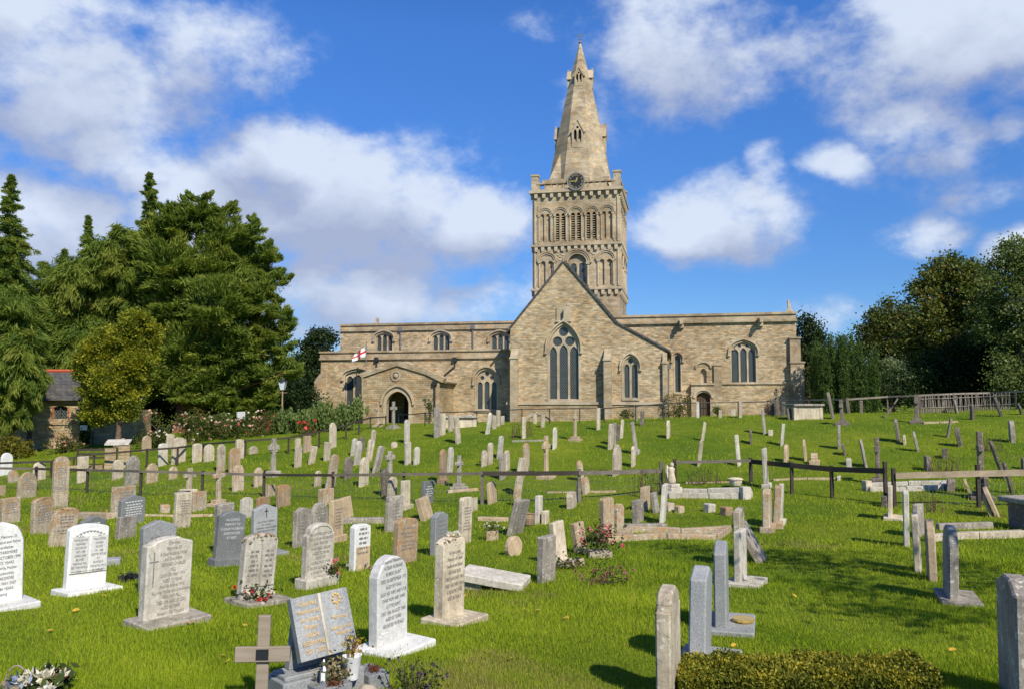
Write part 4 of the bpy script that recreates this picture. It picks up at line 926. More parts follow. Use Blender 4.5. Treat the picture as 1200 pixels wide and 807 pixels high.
# ------------------------------------------------------------------ cottage on the left
def cottage():
    b = at_depth(66, 530, 46.5); b.z = gz(b.x, b.y); root = empty('cottage', b, R(8), 'low stone cottage with slate roof and red ridge tiles behind trees', 'cottage', kind='thing')
    mb = MB(); ops = [opening(.15, .75, 1.62, 2.25, 2.35, 'four', 3)]
    mb.panel([(-1.3, -.5), (1.35, -.5), (1.35, 2.72), (-1.3, 2.72)], ops, 0, .3, rim=True); mb.prism([(-1.3, -.5), (1.35, -.5), (1.35, 2.72), (-1.3, 2.72)], .3, 4)
    mb.box(-1.45, 1.36, -.06, .02, 1.3, 1.46); mb.box(1.75, 3.9, .5, 4, -.5, 2.1); mb.box(-3.4, -1.7, .6, 4, -.5, 2.7); mb.build('wall', M['cottage'], root)
    mb = MB(); mb.panel(opening(.15, .74, 1.62, 2.25, 2.34, 'four', 3), [], .24, .02); mb.box(.08, .14, .12, .22, 1.62, 2.3); w = mb.build('window', M['glass'], root)
    mb = MB(); mb.box(-.3, -.24, -.02, .2, 1.6, 2.32); mb.box(.56, .62, -.02, .2, 1.6, 2.32); mb.build('window_frame', M['redtile'], w)
    mb = MB(); mb.add([(-3.6, -.35, 2.66), (1.5, -.35, 2.66), (1.5, 2.0, 4.35), (-3.6, 2.0, 4.35), (1.5, 4.4, 2.66), (-3.6, 4.4, 2.66)], [(0, 1, 2, 3), (3, 2, 4, 5)])
    mb.add([(1.5, .2, 2.0), (4.1, .2, 2.0), (4.1, 2.2, 3.2), (1.5, 2.2, 3.2)], [(0, 1, 2, 3)]); r = mb.build('roof', M['slate'], root, norm=False)
    mb = MB(); mb.tube([(-3.6, 2, 4.37), (1.55, 2, 4.37)], .12, 6); mb.tube([(1.52, -.35, 2.7), (1.52, 2, 4.4)], .09, 6); mb.build('ridge_tiles', M['redtile'], r)
    mb = MB(); mb.box(1.36, 1.75, -.15, .4, -.5, 3.9); mb.build('ivy_pillar', M['cottage'], root)
    rng = np.random.default_rng(5); n = 1500; P = np.stack([rng.uniform(1.28, 1.83, n), np.full(n, -.2) + rng.normal(0, .05, n), rng.uniform(.2, 3.8, n)], 1)
    cards('ivy', P, rng.normal(size=(n, 3)), rng.uniform(.1, .18, n), rng.uniform(.07, .12, n), palette(rng.random(n), rng, GRN), M['leaf'], root, rng)
    mb = MB(); mb.box(1.32, 1.7, -.3, -.26, 1.0, 1.28); s = mb.build('notice', M['white'], root)
    mb = MB(); mb.box(-1.68, -1.32, .3, .36, -.4, 2.2); mb.build('door', M['oak'], root)
    mb = MB(); mb.box(3.2, 3.88, .3, .5, 1.5, 1.95); mb.build('pale_board', M['dress'], root)
    return root
cottage()
# ------------------------------------------------------------------ sky, sun
SUN_AZ, SUN_EL = R(27), R(41)          # azimuth measured to the right of straight behind the camera
sdir = Vector((math.sin(SUN_AZ) * math.cos(SUN_EL), -math.cos(SUN_AZ) * math.cos(SUN_EL), math.sin(SUN_EL)))
sl = bpy.data.lights.new('sun', 'SUN'); sl.energy = 4.6; sl.angle = R(.5); sl.color = (1, .92, .79)
so = bpy.data.objects.new('sun', sl); COL.objects.link(so); so.rotation_euler = sdir.to_track_quat('Z', 'Y').to_euler(); so.location = (10, -20, 40)
wd = bpy.data.worlds.new('World'); SC.world = wd; wd.use_nodes = True; nt = wd.node_tree; nt.nodes.clear()
wout = N(nt, 'ShaderNodeOutputWorld'); bg = N(nt, 'ShaderNodeBackground')
sky = N(nt, 'ShaderNodeTexSky', sky_type='NISHITA', sun_disc=False); sky.sun_elevation = SUN_EL; sky.sun_rotation = math.pi - SUN_AZ
sky.air_density = 1.0; sky.dust_density = .0; sky.ozone_density = 4.0
tc = N(nt, 'ShaderNodeTexCoord')
def vm(op, a, b=None):
    n = N(nt, 'ShaderNodeVectorMath', operation=op)
    for k, q in enumerate((a, b)):
        if q is None: continue
        if isinstance(q, tuple) and not hasattr(q[0], 'outputs'): n.inputs[k].default_value = q
        else: nt.links.new(q[0].outputs[q[1]], n.inputs[k])
    return n
def mth(op, a, b=None, c=None, clamp=False):
    n = N(nt, 'ShaderNodeMath', operation=op); n.use_clamp = clamp
    for k, q in enumerate((a, b, c)):
        if q is None: continue
        if isinstance(q, (int, float)): n.inputs[k].default_value = q
        else: nt.links.new(q[0].outputs[q[1]], n.inputs[k])
    return n
gen = (tc, 'Generated')
sep = N(nt, 'ShaderNodeSeparateXYZ'); L(nt, tc, 'Generated', sep, 0)
wn = N(nt, 'ShaderNodeTexNoise'); L(nt, tc, 'Generated', wn, 0); wn.inputs['Scale'].default_value = 5; wn.inputs['Detail'].default_value = 5
wv = vm('MULTIPLY_ADD', (wn, 1), (.10, .10, .10)); wv.inputs[2].default_value = (-.05, -.05, -.05)
dv = vm('ADD', gen, (wv, 0))
CL = [(60, 110, 150, 150, 1.0), (115, 190, 110, 70, 1.0), (30, 250, 170, 90, 1.0), (20, 20, 90, 70, .9), (250, 85, 115, 85, .80), (150, 40, 60, 40, .5), (330, 195, 105, 60, 1.2), (420, 250, 200, 92, 1.25), (545, 262, 95, 66, 1.15),
      (390, 340, 150, 85, 1.0), (300, 380, 120, 60, .9), (230, 260, 130, 80, 1.0), (820, 55, 130, 110, .86), (835, 262, 110, 52, 1.1), (893, 215, 32, 55, .8), (1110, 40, 200, 110, 1.1), (1090, 150, 90, 75, .9), (985, 200, 70, 24, .75), (1078, 268, 60, 30, .7), (1195, 288, 50, 30, 1.0), (1195, 132, 50, 35, .7),
      (560, 350, 120, 50, .5), (640, 40, 60, 30, .35), (945, 60, 70, 60, .6), (1010, 110, 60, 40, .5), (700, 120, 60, 50, .45), (1150, 220, 60, 40, .5), (500, 372, 220, 30, .4), (1010, 352, 110, 22, .4), (-180, 150, 260, 220, 1.0), (1420, 150, 200, 180, 1.0), (600, -350, 500, 160, .8)]
def cloud_field(vec):
    acc = None
    for (px, py, rx, ry, wgt) in CL:
        rx, ry = rx * 1.14, ry * 1.14
        d = ray(px, py).normalized(); sc_ = ray(px, py).length * F
        df = vm('SUBTRACT', (vec, 0), tuple(d)); q = vm('MULTIPLY', (df, 0), (sc_ / rx, sc_ / rx, sc_ / ry)); ln_ = vm('LENGTH', (q, 0))
        mr = N(nt, 'ShaderNodeMapRange', interpolation_type='SMOOTHSTEP'); nt.links.new(ln_.outputs['Value'], mr.inputs[0])
        mr.inputs[1].default_value = 1.25; mr.inputs[2].default_value = .1; mr.inputs[3].default_value = 0; mr.inputs[4].default_value = wgt
        acc = (mr, 0) if acc is None else (mth('MAXIMUM', acc, (mr, 0)), 0)
    return acc
acc = cloud_field(dv); dvu = vm('ADD', (dv, 0), (.012, 0, .042)); acc_up = cloud_field(dvu)
cn = N(nt, 'ShaderNodeTexNoise'); mp = N(nt, 'ShaderNodeMapping'); mp.inputs['Scale'].default_value = (1, 1, 1.5); L(nt, tc, 'Generated', mp, 0); L(nt, mp, 0, cn, 0)
cn.inputs['Scale'].default_value = 9; cn.inputs['Detail'].default_value = 11; cn.inputs['Roughness'].default_value = .6
nz = mth('MULTIPLY_ADD', (cn, 0), 2.1, -1.03); cf = N(nt, 'ShaderNodeTexNoise'); L(nt, mp, 0, cf, 0); cf.inputs['Scale'].default_value = 27; cf.inputs['Detail'].default_value = 8; cf.inputs['Roughness'].default_value = .6
nf = mth('MULTIPLY_ADD', (cf, 0), .75, -.37); nz2 = mth('ADD', (nz, 0), (nf, 0)); dens0 = mth('ADD', acc, (nz2, 0))
gate = mth('MULTIPLY', acc, 3.0, clamp=True)
dm = N(nt, 'ShaderNodeMapRange', interpolation_type='SMOOTHSTEP'); nt.links.new(dens0.outputs[0], dm.inputs[0]); dm.inputs[1].default_value = .14; dm.inputs[2].default_value = .98
dens = mth('MULTIPLY', (dm, 0), (gate, 0), clamp=True)
# light and shade inside the cloud: same noise sampled towards the sun
off = vm('ADD', gen, (.03, -.01, .05)); mp2 = N(nt, 'ShaderNodeMapping'); mp2.inputs['Scale'].default_value = (1, 1, 1.5); L(nt, off, 0, mp2, 0)
c2 = N(nt, 'ShaderNodeTexNoise'); L(nt, mp2, 0, c2, 0); c2.inputs['Scale'].default_value = 6; c2.inputs['Detail'].default_value = 6
sh = mth('MULTIPLY_ADD', (cn, 0), .9, .0); sh2 = mth('MULTIPLY_ADD', (c2, 0), -1.0, .55); dif = mth('SUBTRACT', acc, acc_up); sh2b = mth('MULTIPLY_ADD', (dif, 0), .8, (sh2, 0)); sh3 = mth('ADD', (sh, 0), (sh2b, 0))
cr_ = N(nt, 'ShaderNodeValToRGB'); e = cr_.color_ramp.elements; e[0].position = .30; e[0].color = (2.9, 3.3, 4.5, 1); e[1].position = .80; e[1].color = (5.2, 5.75, 6.7, 1); L(nt, sh3, 0, cr_, 0)
hs = N(nt, 'ShaderNodeHueSaturation'); hs.inputs['Saturation'].default_value = 1.16; hs.inputs['Value'].default_value = 1.0; L(nt, sky, 0, hs, 'Color')
dn = mth('MULTIPLY', (dens, 0), .92)
mx = N(nt, 'ShaderNodeMix', data_type='RGBA'); L(nt, dn, 0, mx, 0); tn = N(nt, 'ShaderNodeMix', data_type='RGBA', blend_type='MULTIPLY'); tn.inputs[0].default_value = 1; L(nt, hs, 0, tn, 6); zr = ramp(nt, sep, 2, [(0, [.40, .54, .76]), (.145, [.45, .60, .84]), (.42, [.64, .86, 1.2]), (.60, [.48, .66, 1.0]), (1, [.36, .50, .82])]); L(nt, zr, 0, tn, 7); L(nt, tn, 2, mx, 6); L(nt, cr_, 0, mx, 7)  # ramp dims the sky overhead to cut fill light and deepen shadows
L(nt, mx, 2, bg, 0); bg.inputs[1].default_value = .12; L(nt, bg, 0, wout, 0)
vs_ = SC.view_settings; vs_.view_transform = 'Standard'; vs_.look = 'None'; vs_.gamma = 1; vs_.use_curve_mapping = False; vs_.exposure = .25
SC.cycles.max_bounces = 6; SC.cycles.transparent_max_bounces = 4; SC.cycles.use_denoising = True
# dark planting behind the beds and a far wood closing the horizon
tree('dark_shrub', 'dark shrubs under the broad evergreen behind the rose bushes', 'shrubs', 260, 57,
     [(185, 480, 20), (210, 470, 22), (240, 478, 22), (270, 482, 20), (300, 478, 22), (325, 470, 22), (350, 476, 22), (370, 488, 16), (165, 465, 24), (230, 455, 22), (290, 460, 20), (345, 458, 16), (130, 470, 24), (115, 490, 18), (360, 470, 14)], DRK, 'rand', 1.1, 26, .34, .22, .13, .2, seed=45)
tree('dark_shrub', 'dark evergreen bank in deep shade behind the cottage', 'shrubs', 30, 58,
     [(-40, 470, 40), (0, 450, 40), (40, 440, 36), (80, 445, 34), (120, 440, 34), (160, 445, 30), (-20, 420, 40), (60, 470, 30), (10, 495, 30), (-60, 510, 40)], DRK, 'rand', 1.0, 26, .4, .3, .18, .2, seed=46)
rng = np.random.default_rng(77); Pw, Dw, Tw = [], [], []
wl = []
for q in range(150):
    a = rng.uniform(-1.25, 1.25); r_ = rng.uniform(150, 210); x, y = r_ * math.sin(a), r_ * math.cos(a); h = rng.uniform(3.2, 6.5); wl.append((np.array([x, y, gz(x, y) + h * .4]), np.array([h, h, h * .8])))
Pw, Dw, Tw = crown_points(wl, rng, .22, 16, 1.2, 'rand'); n = len(Pw)
tag(cards('far_wood', Pw, Dw, rng.uniform(.9, 1.6, n), rng.uniform(.6, 1.1, n), palette(Tw, rng, [(.03, .05, .015), (.06, .085, .025), (.09, .11, .035)]), M['leaf'], None, rng), 'distant belt of trees closing the horizon behind the church', 'wood', kind='stuff')
# ------------------------------------------------------------------ gravestones
MAT = dict(W='marble', w='white_stone', c='cream', b='buff', l='lichen', r='rust', g='grey', G='dgrey', s='slategrey', d='dark')
CW = dict(W='white', w='pale', c='cream', b='buff', l='lichened', r='rusty brown', g='grey granite', G='dark granite', s='grey', d='dark')
SH = dict(R='round-topped', S='curved-top', F='flat-topped', P='pointed', H='shouldered', O='wavy-topped', K='peaked', D='cut-cornered')
def profile(t, w, h, rn):
    h2 = w / 2
    if t == 'R': q = min(h2, h * .4); pts = arch_pts(0, w, h - q, h, 'round', 8)
    elif t == 'S': q = .16 * w; pts = [(h2, h - q)] + [(h2 * math.cos(a), h - q + q * math.sin(a)) for a in [math.pi * i / 12 for i in range(1, 12)]] + [(-h2, h - q)]
    elif t == 'F': pts = [(h2, h + rn.uniform(-.015, .015)), (-h2, h)]
    elif t == 'P': q = min(.62 * w, h * .45); pts = arch_pts(0, w, h - q, h, 'two', 6)
    elif t == 'H': k = .30 * w; pts = [(h2, h - k), (h2 * .82, h - k)] + arch_pts(0, w * .82, h - k + .03, h, 'round', 7) + [(-h2 * .82, h - k), (-h2, h - k)]
    elif t == 'O': pts = [(h2, h - .13*w), (h2*.8, h - .12*w), (h2*.6, h - .07*w), (h2*.35, h - .01*w), (0, h), (-h2*.35, h - .01*w), (-h2*.6, h - .07*w), (-h2*.8, h - .12*w), (-h2, h - .13*w)]
    elif t == 'K': pts = [(h2, h - .16*w), (h2*.12, h), (-h2*.12, h), (-h2, h - .16*w)]
    elif t == 'D': pts = [(h2, h - .12*w), (h2*.72, h), (-h2*.72, h), (-h2, h - .12*w)]
    return [(-h2, -.3), (h2, -.3)] + pts
def cross_pts(w, h, a, za):    # latin cross outline: arm half width w, shaft half width a, arm centre za
    return [(-a*1.15, -.3), (a*1.15, -.3), (a, za - a), (w, za - a), (w, za + a), (a, za + a), (a, h), (-a, h), (-a, za + a), (-w, za + a), (-w, za - a), (-a, za - a)]
YAW = 66
STONES = []; BASES = []
def place(b, lean, yaw, pitch=0):
    return Matrix.Translation(b) @ Matrix.Rotation(R(lean), 4, 'Y') @ Matrix.Rotation(R(pitch), 4, 'X') @ Matrix.Rotation(R(yaw), 4, 'Z')
def solve_w(px, wpx, Y, H, yaw, T):
    u = (px - 600) / F; phi = R(yaw) + math.atan(u); c = abs(math.cos(phi)); s = abs(math.sin(phi)); v = wpx * Y / F / math.sqrt(1 + u*u)
    T = T if c > .3 else min(.2, max(.08, (v - .55 * c) / max(s, .3)))
    W = (v - T * s) / c if c > .12 else .58
    lo, hi = max(.3, .42 * H * .8), min(1.05, max(.5, .95 * H))
    if W > hi: T = min(.24, max(T, (v - hi * c) / max(s, .2)))
    return min(max(W, min(lo, .5)), hi), T
def dashes(mb, W, z0, z1, y, rn, lh=.055, fill=.8):
    z = z1
    while z > z0:
        half = W * rn.uniform(.25, .5) * fill; x = -half
        while x < half:
            k = rn.uniform(.03, .09); k = min(k, half - x + .01)
            mb.add([(x, y, z), (x + k, y, z), (x + k, y, z + lh*.5), (x, y, z + lh*.5)], [(0, 1, 2, 3)]); x += k + .02
        z -= lh * rn.uniform(1, 1.5)
def headstone(px, yt, yb, wpx, t, mat, lean=0, label=None, W=None, T=None, yaw=None, pitch=None, base=None, group=None, ins=False, zone=True, b=None, name='headstone', chunk=False, bmat=None):
    rn = random.Random(int(px * 13 + yb * 7 + yt)); b = ground_hit(px, yb) if b is None else b
    yw = (YAW + rn.uniform(-7, 7)) if yaw is None else yaw
    H = max(.12, at_depth(px, yt, b.y).z - b.z); H = H / max(.6, math.cos(R(lean))); t0 = T or (.11 + .02 * rn.random())
    if W is None: W, t0 = solve_w(px, wpx - abs(math.sin(R(lean))) * (yb - yt) * .8, b.y, H, yw, t0)
    mb = MB()
    if t == 'X' or t == 'C':
        hb = .0; a = max(.06, W * .16); za = H - max(.24, H * .25); arm = min(.42, max(.26, W * .5)) if W > .3 else .3
        st = min(.42, .3 * H); mb.prism(cross_pts(arm, H, a, za), -t0/2, t0/2)
        if t == 'C': mb.band(circle(0, za, arm * .62, 20), circle(0, za, arm * .8, 20), -t0*.35, t0*.35, closed=True)
    else:
        pts = profile(t, W, H, rn); pts = pts[:2] + [(x + rn.uniform(-.006, .006), z + rn.uniform(-.006, .006)) for x, z in pts[2:]]
        mb.prism(pts, -t0/2, t0/2)
    nm = 'stone_cross' if t in 'XC' else name
    o = mb.build(nm, M[MAT[mat]], None, bevel=min(.014, t0 * .12)); o.matrix_world = place(b, lean, yw, (rn.uniform(-2.5, 2.5) if pitch is None else pitch))
    if t in 'XC' and base is None: base = 'step'
    if base == 'step':
        m2 = MB(); s = max(.17, W * .38); m2.box(-s, s, -s, s, -.25, min(.2, H*.16)); m2.box(-s*1.5, s*1.5, -s*1.5, s*1.5, -.3, min(.09, H*.07)); m2.build('stepped_base', M[bmat or MAT[mat]], o, bevel=.015)
    elif base == 'slab':
        m2 = MB(); m2.box(-W/2 - .1, W/2 + .1, -t0/2 - .26, t0/2 + .1, -.2, .07); m2.build('base_slab', M[bmat or MAT[mat]], o, bevel=.012)
    elif base == 'block':
        m2 = MB(); m2.box(-W/2 - .05, W/2 + .05, -t0/2 - .08, t0/2 + .06, -.2, .14); m2.build('plinth', M[bmat or MAT[mat]], o, bevel=.012)
    if ins:
        m2 = MB(); dashes(m2, W * .92, H * .3, H * .76, -t0/2 - .002, rn, .055 if ins is True else ins); m2.build('inscription', M['inkwhite' if mat == 'G' else 'inkgrey'], o, norm=False)
    o['category'] = 'cross' if t in 'XC' else 'headstone'; BASES.append((b.copy(), W, t0 + (.3 if base == 'slab' else .06), R(yw), base))
    if group: o['group'] = group
    if label: o['label'] = label
    else: STONES.append((o, px, yt, yb, t, mat, lean, b))
    return o, W, H, t0
hs = headstone
def ins_text(o, W, H, T, body, size, mat='ink', x=0, z=None, width=.9, space=1.25, z0=.6):
    return text_mesh('inscription', body, size, M[mat], o, Matrix.Translation((x * W, -T/2 - .004, (z if z is not None else z0) * H)), width=width, space=space, fit=W*.86)

# ---- foreground stones, one by one
o, W, H, T = hs(-1, 611, 712, 56, 'R', 'W', 0, 'white round-topped headstone cut by the left edge, black lettering', base='slab', yaw=52)
ins_text(o, W, H, T, 'In Loving Memory Of\na Dear Husband and Father\nand Grandfather\nHENRY STARSMORE\nDIED 4th OCTOBER 1994\nAGED 73 YEARS\nAlso His Wife Mother\nand Grandmother\nIRIS STARSMORE\nDIED 9th MAY 2007\nAGED 84 YEARS\nSleeping', .048, z0=.5)
o, W, H, T = hs(99, 613, 693, 52, 'S', 'W', 1, 'white headstone with two lettered panels like an open book', base='slab', yaw=54)
for sx, tx in ((-1, 'JACK\nMcNAUGHTON\nHOWARD\nDOCTOR OF\n1907 - 1990\nLOVING AND\nBELOVED\nMAN AND THE\nBEST FOR WORLD\nR.I.P.'), (1, 'KAY\nMcNAUGHTON\nHOWARD\nHIS WIFE\n1911 - 2008\nDEVOTED MOTHER\nR.I.P.\nREUNITED IN\nEVERLASTING PEACE\nTO THEIR REST')):
    m2 = MB(); m2.box(sx*W*.235 - W*.21, sx*W*.235 + W*.21, -T/2 - .012, -T/2 + .01, H*.32, H*.83); m2.build('panel', M['marble'], o, bevel=.004)
    text_mesh('inscription', tx, .042, M['ink'], o, Matrix.Translation((sx*W*.235, -T/2 - .015, H*.575)), width=.85, space=1.2, fit=W*.4)
m2 = MB(); m2.box(-W*.46, W*.46, -T/2 - .006, -T/2 - .002, H*.285, H*.3); m2.build('painted_groove_shadow', M['inkgrey'], o)  # grey strip coloured as a groove's shadow, nothing is cut in
m2 = MB()
for q in range(9): m2.blob(((q - 4) * W * .085, -T/2 - .004, H * (.91 - .006 * (q - 4) ** 2 * .6)), .022, 6, 4, .8)
m2.build('carved_leaves', M['marble'], o)
o, W, H, T = hs(192, 627, 728, 64, 'O', 'w', 2.5, 'pale headstone with incised cross and long inscription, wavy shoulders', base='slab', yaw=54, bmat='slategrey')
ins_text(o, W, H, T, 'Cherished\nMemories Of\nA Dear Husband, Father\nand Grandfather\nLEONARD CHARLES\nPELL\nDIED 17th MAY 1974\nAGED 75 YEARS\nAlso His Beloved Wife\nA Loving Mother and Grandmother\nVERA MAY PELL\nDIED 27th AUGUST 2002\nAGED 89 YEARS\nAlways In Our Thoughts', .05, 'inkgrey', x=.06, z0=.53, width=.82, space=1.12)
m2 = MB(); m2.box(-W*.36 - .005, -W*.36 + .005, -T/2 - .004, -T/2, H*.45, H*.85); m2.box(-W*.36 - .05, -W*.36 + .05, -T/2 - .0045, -T/2, H*.735, H*.745); m2.build('incised_cross', M['inkgrey'], o)
hs(184, 609, 692, 44, 'K', 'g', 0, 'grey granite peaked headstone standing right behind the incised-cross headstone', yaw=52, ins=True)
o, W, H, T = hs(266, 598, 662, 39, 'O', 'G', 4, 'dark granite headstone leaning right with white lettering', yaw=50, base='block')
ins_text(o, W, H, T, 'IN LOVING\nMEMORY OF\nA DEAR HUSBAND\nAND FATHER\nAT REST', .06, 'inkwhite', z0=.68)
hs(262, 589, 646, 25, 'F', 's', 1, 'grey flat-topped headstone half hidden behind dark granite one', yaw=54)
o, W, H, T = hs(309, 590, 650, 32, 'K', 'g', 1, 'grey granite peaked headstone with small black cross above its lettering', yaw=50, base='slab')
ins_text(o, W, H, T, 'IN LOVING MEMORY\nOF A DEAR\nHUSBAND AND FATHER\nAND GRANDFATHER\nAT REST', .045, 'ink', z0=.55)
m2 = MB(); m2.box(-.008, .008, -T/2 - .004, -T/2, H*.76, H*.94); m2.box(-.04, .04, -T/2 - .0045, -T/2, H*.865, H*.885); m2.build('small_cross', M['ink'], o)
o, W, H, T = hs(298, 625, 705, 48, 'S', 'w', 4, 'pale twin-panel headstone with brown mossy carved top, flowers at its foot', yaw=54, base='slab', bmat='slategrey')
m2 = MB()
for sx in (-1, 1): dashes(m2, W*.42, H*.34, H*.74, -T/2 - .003, rnd, .05)
nv = len(m2.v); m2.v = [(x + (W*.23 if i >= nv // 2 else -W*.23), y, z) for i, (x, y, z) in enumerate(m2.v)]; m2.build('inscription', M['inkgrey'], o, norm=False)
m2 = MB(); m2.box(-W*.47, W*.47, -T/2 - .012, -T/2, H*.245, H*.26); m2.box(-.012, .012, -T/2 - .02, -T/2, H*.27, H*.86); m2.build('panel_moulding', M['white_stone'], o)
def mossy(o, W, H, T, k=26):
    k *= 5
    m2 = MB(); r_ = random.Random(int(W * 1e4))
    for q in range(k):
        x = r_.uniform(-.5, .5) * W; m2.blob((x, r_.uniform(-T*.52, T*.5), H - .16*W*(1 - math.sqrt(max(0, 1 - (2*x/W)**2))) - abs(r_.gauss(0, .03)) + .004), r_.uniform(.008, .024), 5, 4, .6, r_, .4)
    return m2.build('moss_crust', M['moss'], o)
mossy(o, W, H, T)
o, W, H, T = hs(371, 611, 686, 40, 'H', 'w', 2, 'pale shouldered headstone with scrolled top and rose spray at its foot', yaw=55, base='block')
ins_text(o, W, H, T, 'IN LOVING MEMORY\nOF A DEAR HUSBAND\nAND FATHER\nWHO FELL ASLEEP\nAGED 72 YEARS\nALSO OF\nHIS BELOVED WIFE\nELLEN ELIZABETH\nA DEAR MOTHER\nRE-UNITED\nREST IN PEACE', .052, 'inkgrey', z0=.46)
m2 = MB(); m2.band(arch_pts(0, W*.72, H - .27*W, H - .04, 'round'), arch_pts(0, W*.8, H - .27*W, H - .015, 'round'), -T/2 - .012, -T/2 + .01); m2.build('scroll_moulding', M['white_stone'], o)
o, W, H, T = hs(421, 613, 668, 26, 'S', 'W', 1, 'white-edged headstone with sandy lower panel and brown leaves at foot', yaw=55)
m2 = MB(); m2.box(-W*.4, W*.44, -T/2 - .006, -T/2 + .01, .02, H*.52); m2.build('sandy_panel', M['buff'], o); m2 = MB(); dashes(m2, W*.8, H*.3, H*.88, -T/2 - .009, rnd, .055); m2.build('inscription', M['inkgrey'], o, norm=False)
o, W, H, T = hs(455, 649, 760, 46, 'R', 'W', 0, 'bright white round-topped headstone with grey lettering beside granite book', yaw=57, base='slab', T=.12)
ins_text(o, W, H, T, 'Treasured Memories Of\nA DEAR HUSBAND\nROBERT HUNT\nDIED 7th SEPTEMBER 1972\nAGED 59 YEARS\nALSO HIS WIFE AND OUR\nDEAR MUM AND NAN\nLOTTIE HUNT\nDIED 30th AUGUST 2000\nAGED 82 YEARS\nREUNITED IN PEACE', .046, 'inkgrey', z0=.62)
m2 = MB()
for q in range(16): m2.blob((-W*.42 + rnd.random()**1.6*W*.3, -T/2 + .004, H*(.05 + .2*rnd.random()**1.5)), .013, 6, 4, .8)
m2.build('carved_roses', M['marble'], o)
WH, WT, WO, WW_ = H, T, o, W
o, W, H, T = hs(526, 628, 727, 37, 'S', 'c', 1, 'cream headstone with carved lichened top and white flower lying on it', yaw=57, base='slab', T=.13)
ins_text(o, W, H, T, 'In Ever Loving\nMemory of a dear\nhusband and father\nGEORGE BULL\nDIED JANUARY 1961\nAND HIS WIFE VERA\nA DEAR MOTHER\nREST IN PEACE', .055, 'inkgrey', z0=.56, width=.8)
mossy(o, W, H, T, 10); CREAM = (o, W, H, T)
hs(474, 606, 659, 31, 'S', 'r', 2, 'brown headstone with orange lichened top behind the white round-topped one', yaw=56, ins=True)
hs(784, 686, 815, 30, 'H', 'c', 0, 'cream headstone with lettered edge at left end of clipped box hedge', yaw=70, W=.45, T=.11)
o = bpy.data.objects['headstone.' + '%03d' % 0] if False else None
o, W, H, T = hs(820, 663, 776, 30, 'K', 'g', 2.5, 'grey granite peaked headstone tilting right just beyond box hedge', yaw=71, W=.52, T=.14, base='slab')
o, W, H, T = hs(846, 632, 735, 21, 'K', 'g', 0, 'tall upright grey granite headstone with gilded flower pot on base', yaw=73, W=.55, T=.12, base='slab')
m2 = MB(); m2.lathe([(.09, .07), (.11, .09), (.11, .11), (.02, .12)], 12, (.02, -T/2 - .15, 0)); m2.build('flower_pot', M['gold'], o)
hs(868, 596, 662, 13, 'F', 'c', -2, 'tall thin cream headstone behind the smaller white one', yaw=66, W=.5, T=.12)
o, W, H, T = hs(868, 620, 684, 11, 'F', 'w', 0, 'small white headstone with square block at its foot', yaw=62, W=.42, T=.09, base='slab')
hs(892, 615, 656, 18, 'F', 's', -29, 'grey headstone toppled steeply to the left near the middle path', W=.5, T=.11, yaw=66)
hs(640, 627, 681, 20, 'F', 's', 1, 'grey flat headstone with a short stake tied against its foot', yaw=50, T=.12)
hs(657, 611, 661, 19, 'F', 'c', -6, 'cream headstone leaning left behind a tuft of plants', yaw=50, T=.11, base='slab')
hs(681, 611, 647, 18, 'F', 'b', -8, 'buff headstone leaning left beside the pot of pink flowers', yaw=50, T=.11)
hs(711, 582, 636, 18, 'D', 'b', 0, 'tall buff square-edged headstone on plinth right of pink flowers', yaw=42, T=.14, base='block')
hs(725, 589, 622, 11, 'R', 'l', 0, 'lichened headstone tucked against the right side of tall buff one', yaw=50)
hs(1194, 674, 818, 38, 'O', 's', 0, 'big weathered grey headstone cut by the right edge, shaded left face', yaw=71, W=.56, T=.14)
hs(1114, 614, 703, 21, 'R', 's', 1, 'dark-faced round headstone standing in tree shade on right', yaw=70, W=.55, T=.11, base='slab')
hs(1092, 608, 678, 14, 'R', 'b', 0, 'brownish headstone third from the front in right-hand row', yaw=67, W=.5, T=.11)
hs(1076, 601, 668, 10, 'F', 'c', -2, 'rough cream slender headstone in the right-hand row', W=.48, T=.09, yaw=62)
hs(1077, 590, 627, 15, 'F', 's', 0, 'plain grey stub of headstone behind the rough slender one', yaw=52, W=.5)
hs(1062, 575, 639, 10, 'F', 'w', 0, 'pale whitish slender headstone in the right-hand row', yaw=66, W=.55, T=.1)
hs(1043, 568, 607, 7, 'F', 'c', 1, 'narrow cream headstone at far end of right-hand row', yaw=62, W=.5, T=.08, base='slab')
hs(1036, 580, 593, 6, 'F', 'd', 0, 'small dark stub stone beside the fence post on right', yaw=64, W=.35, T=.14)
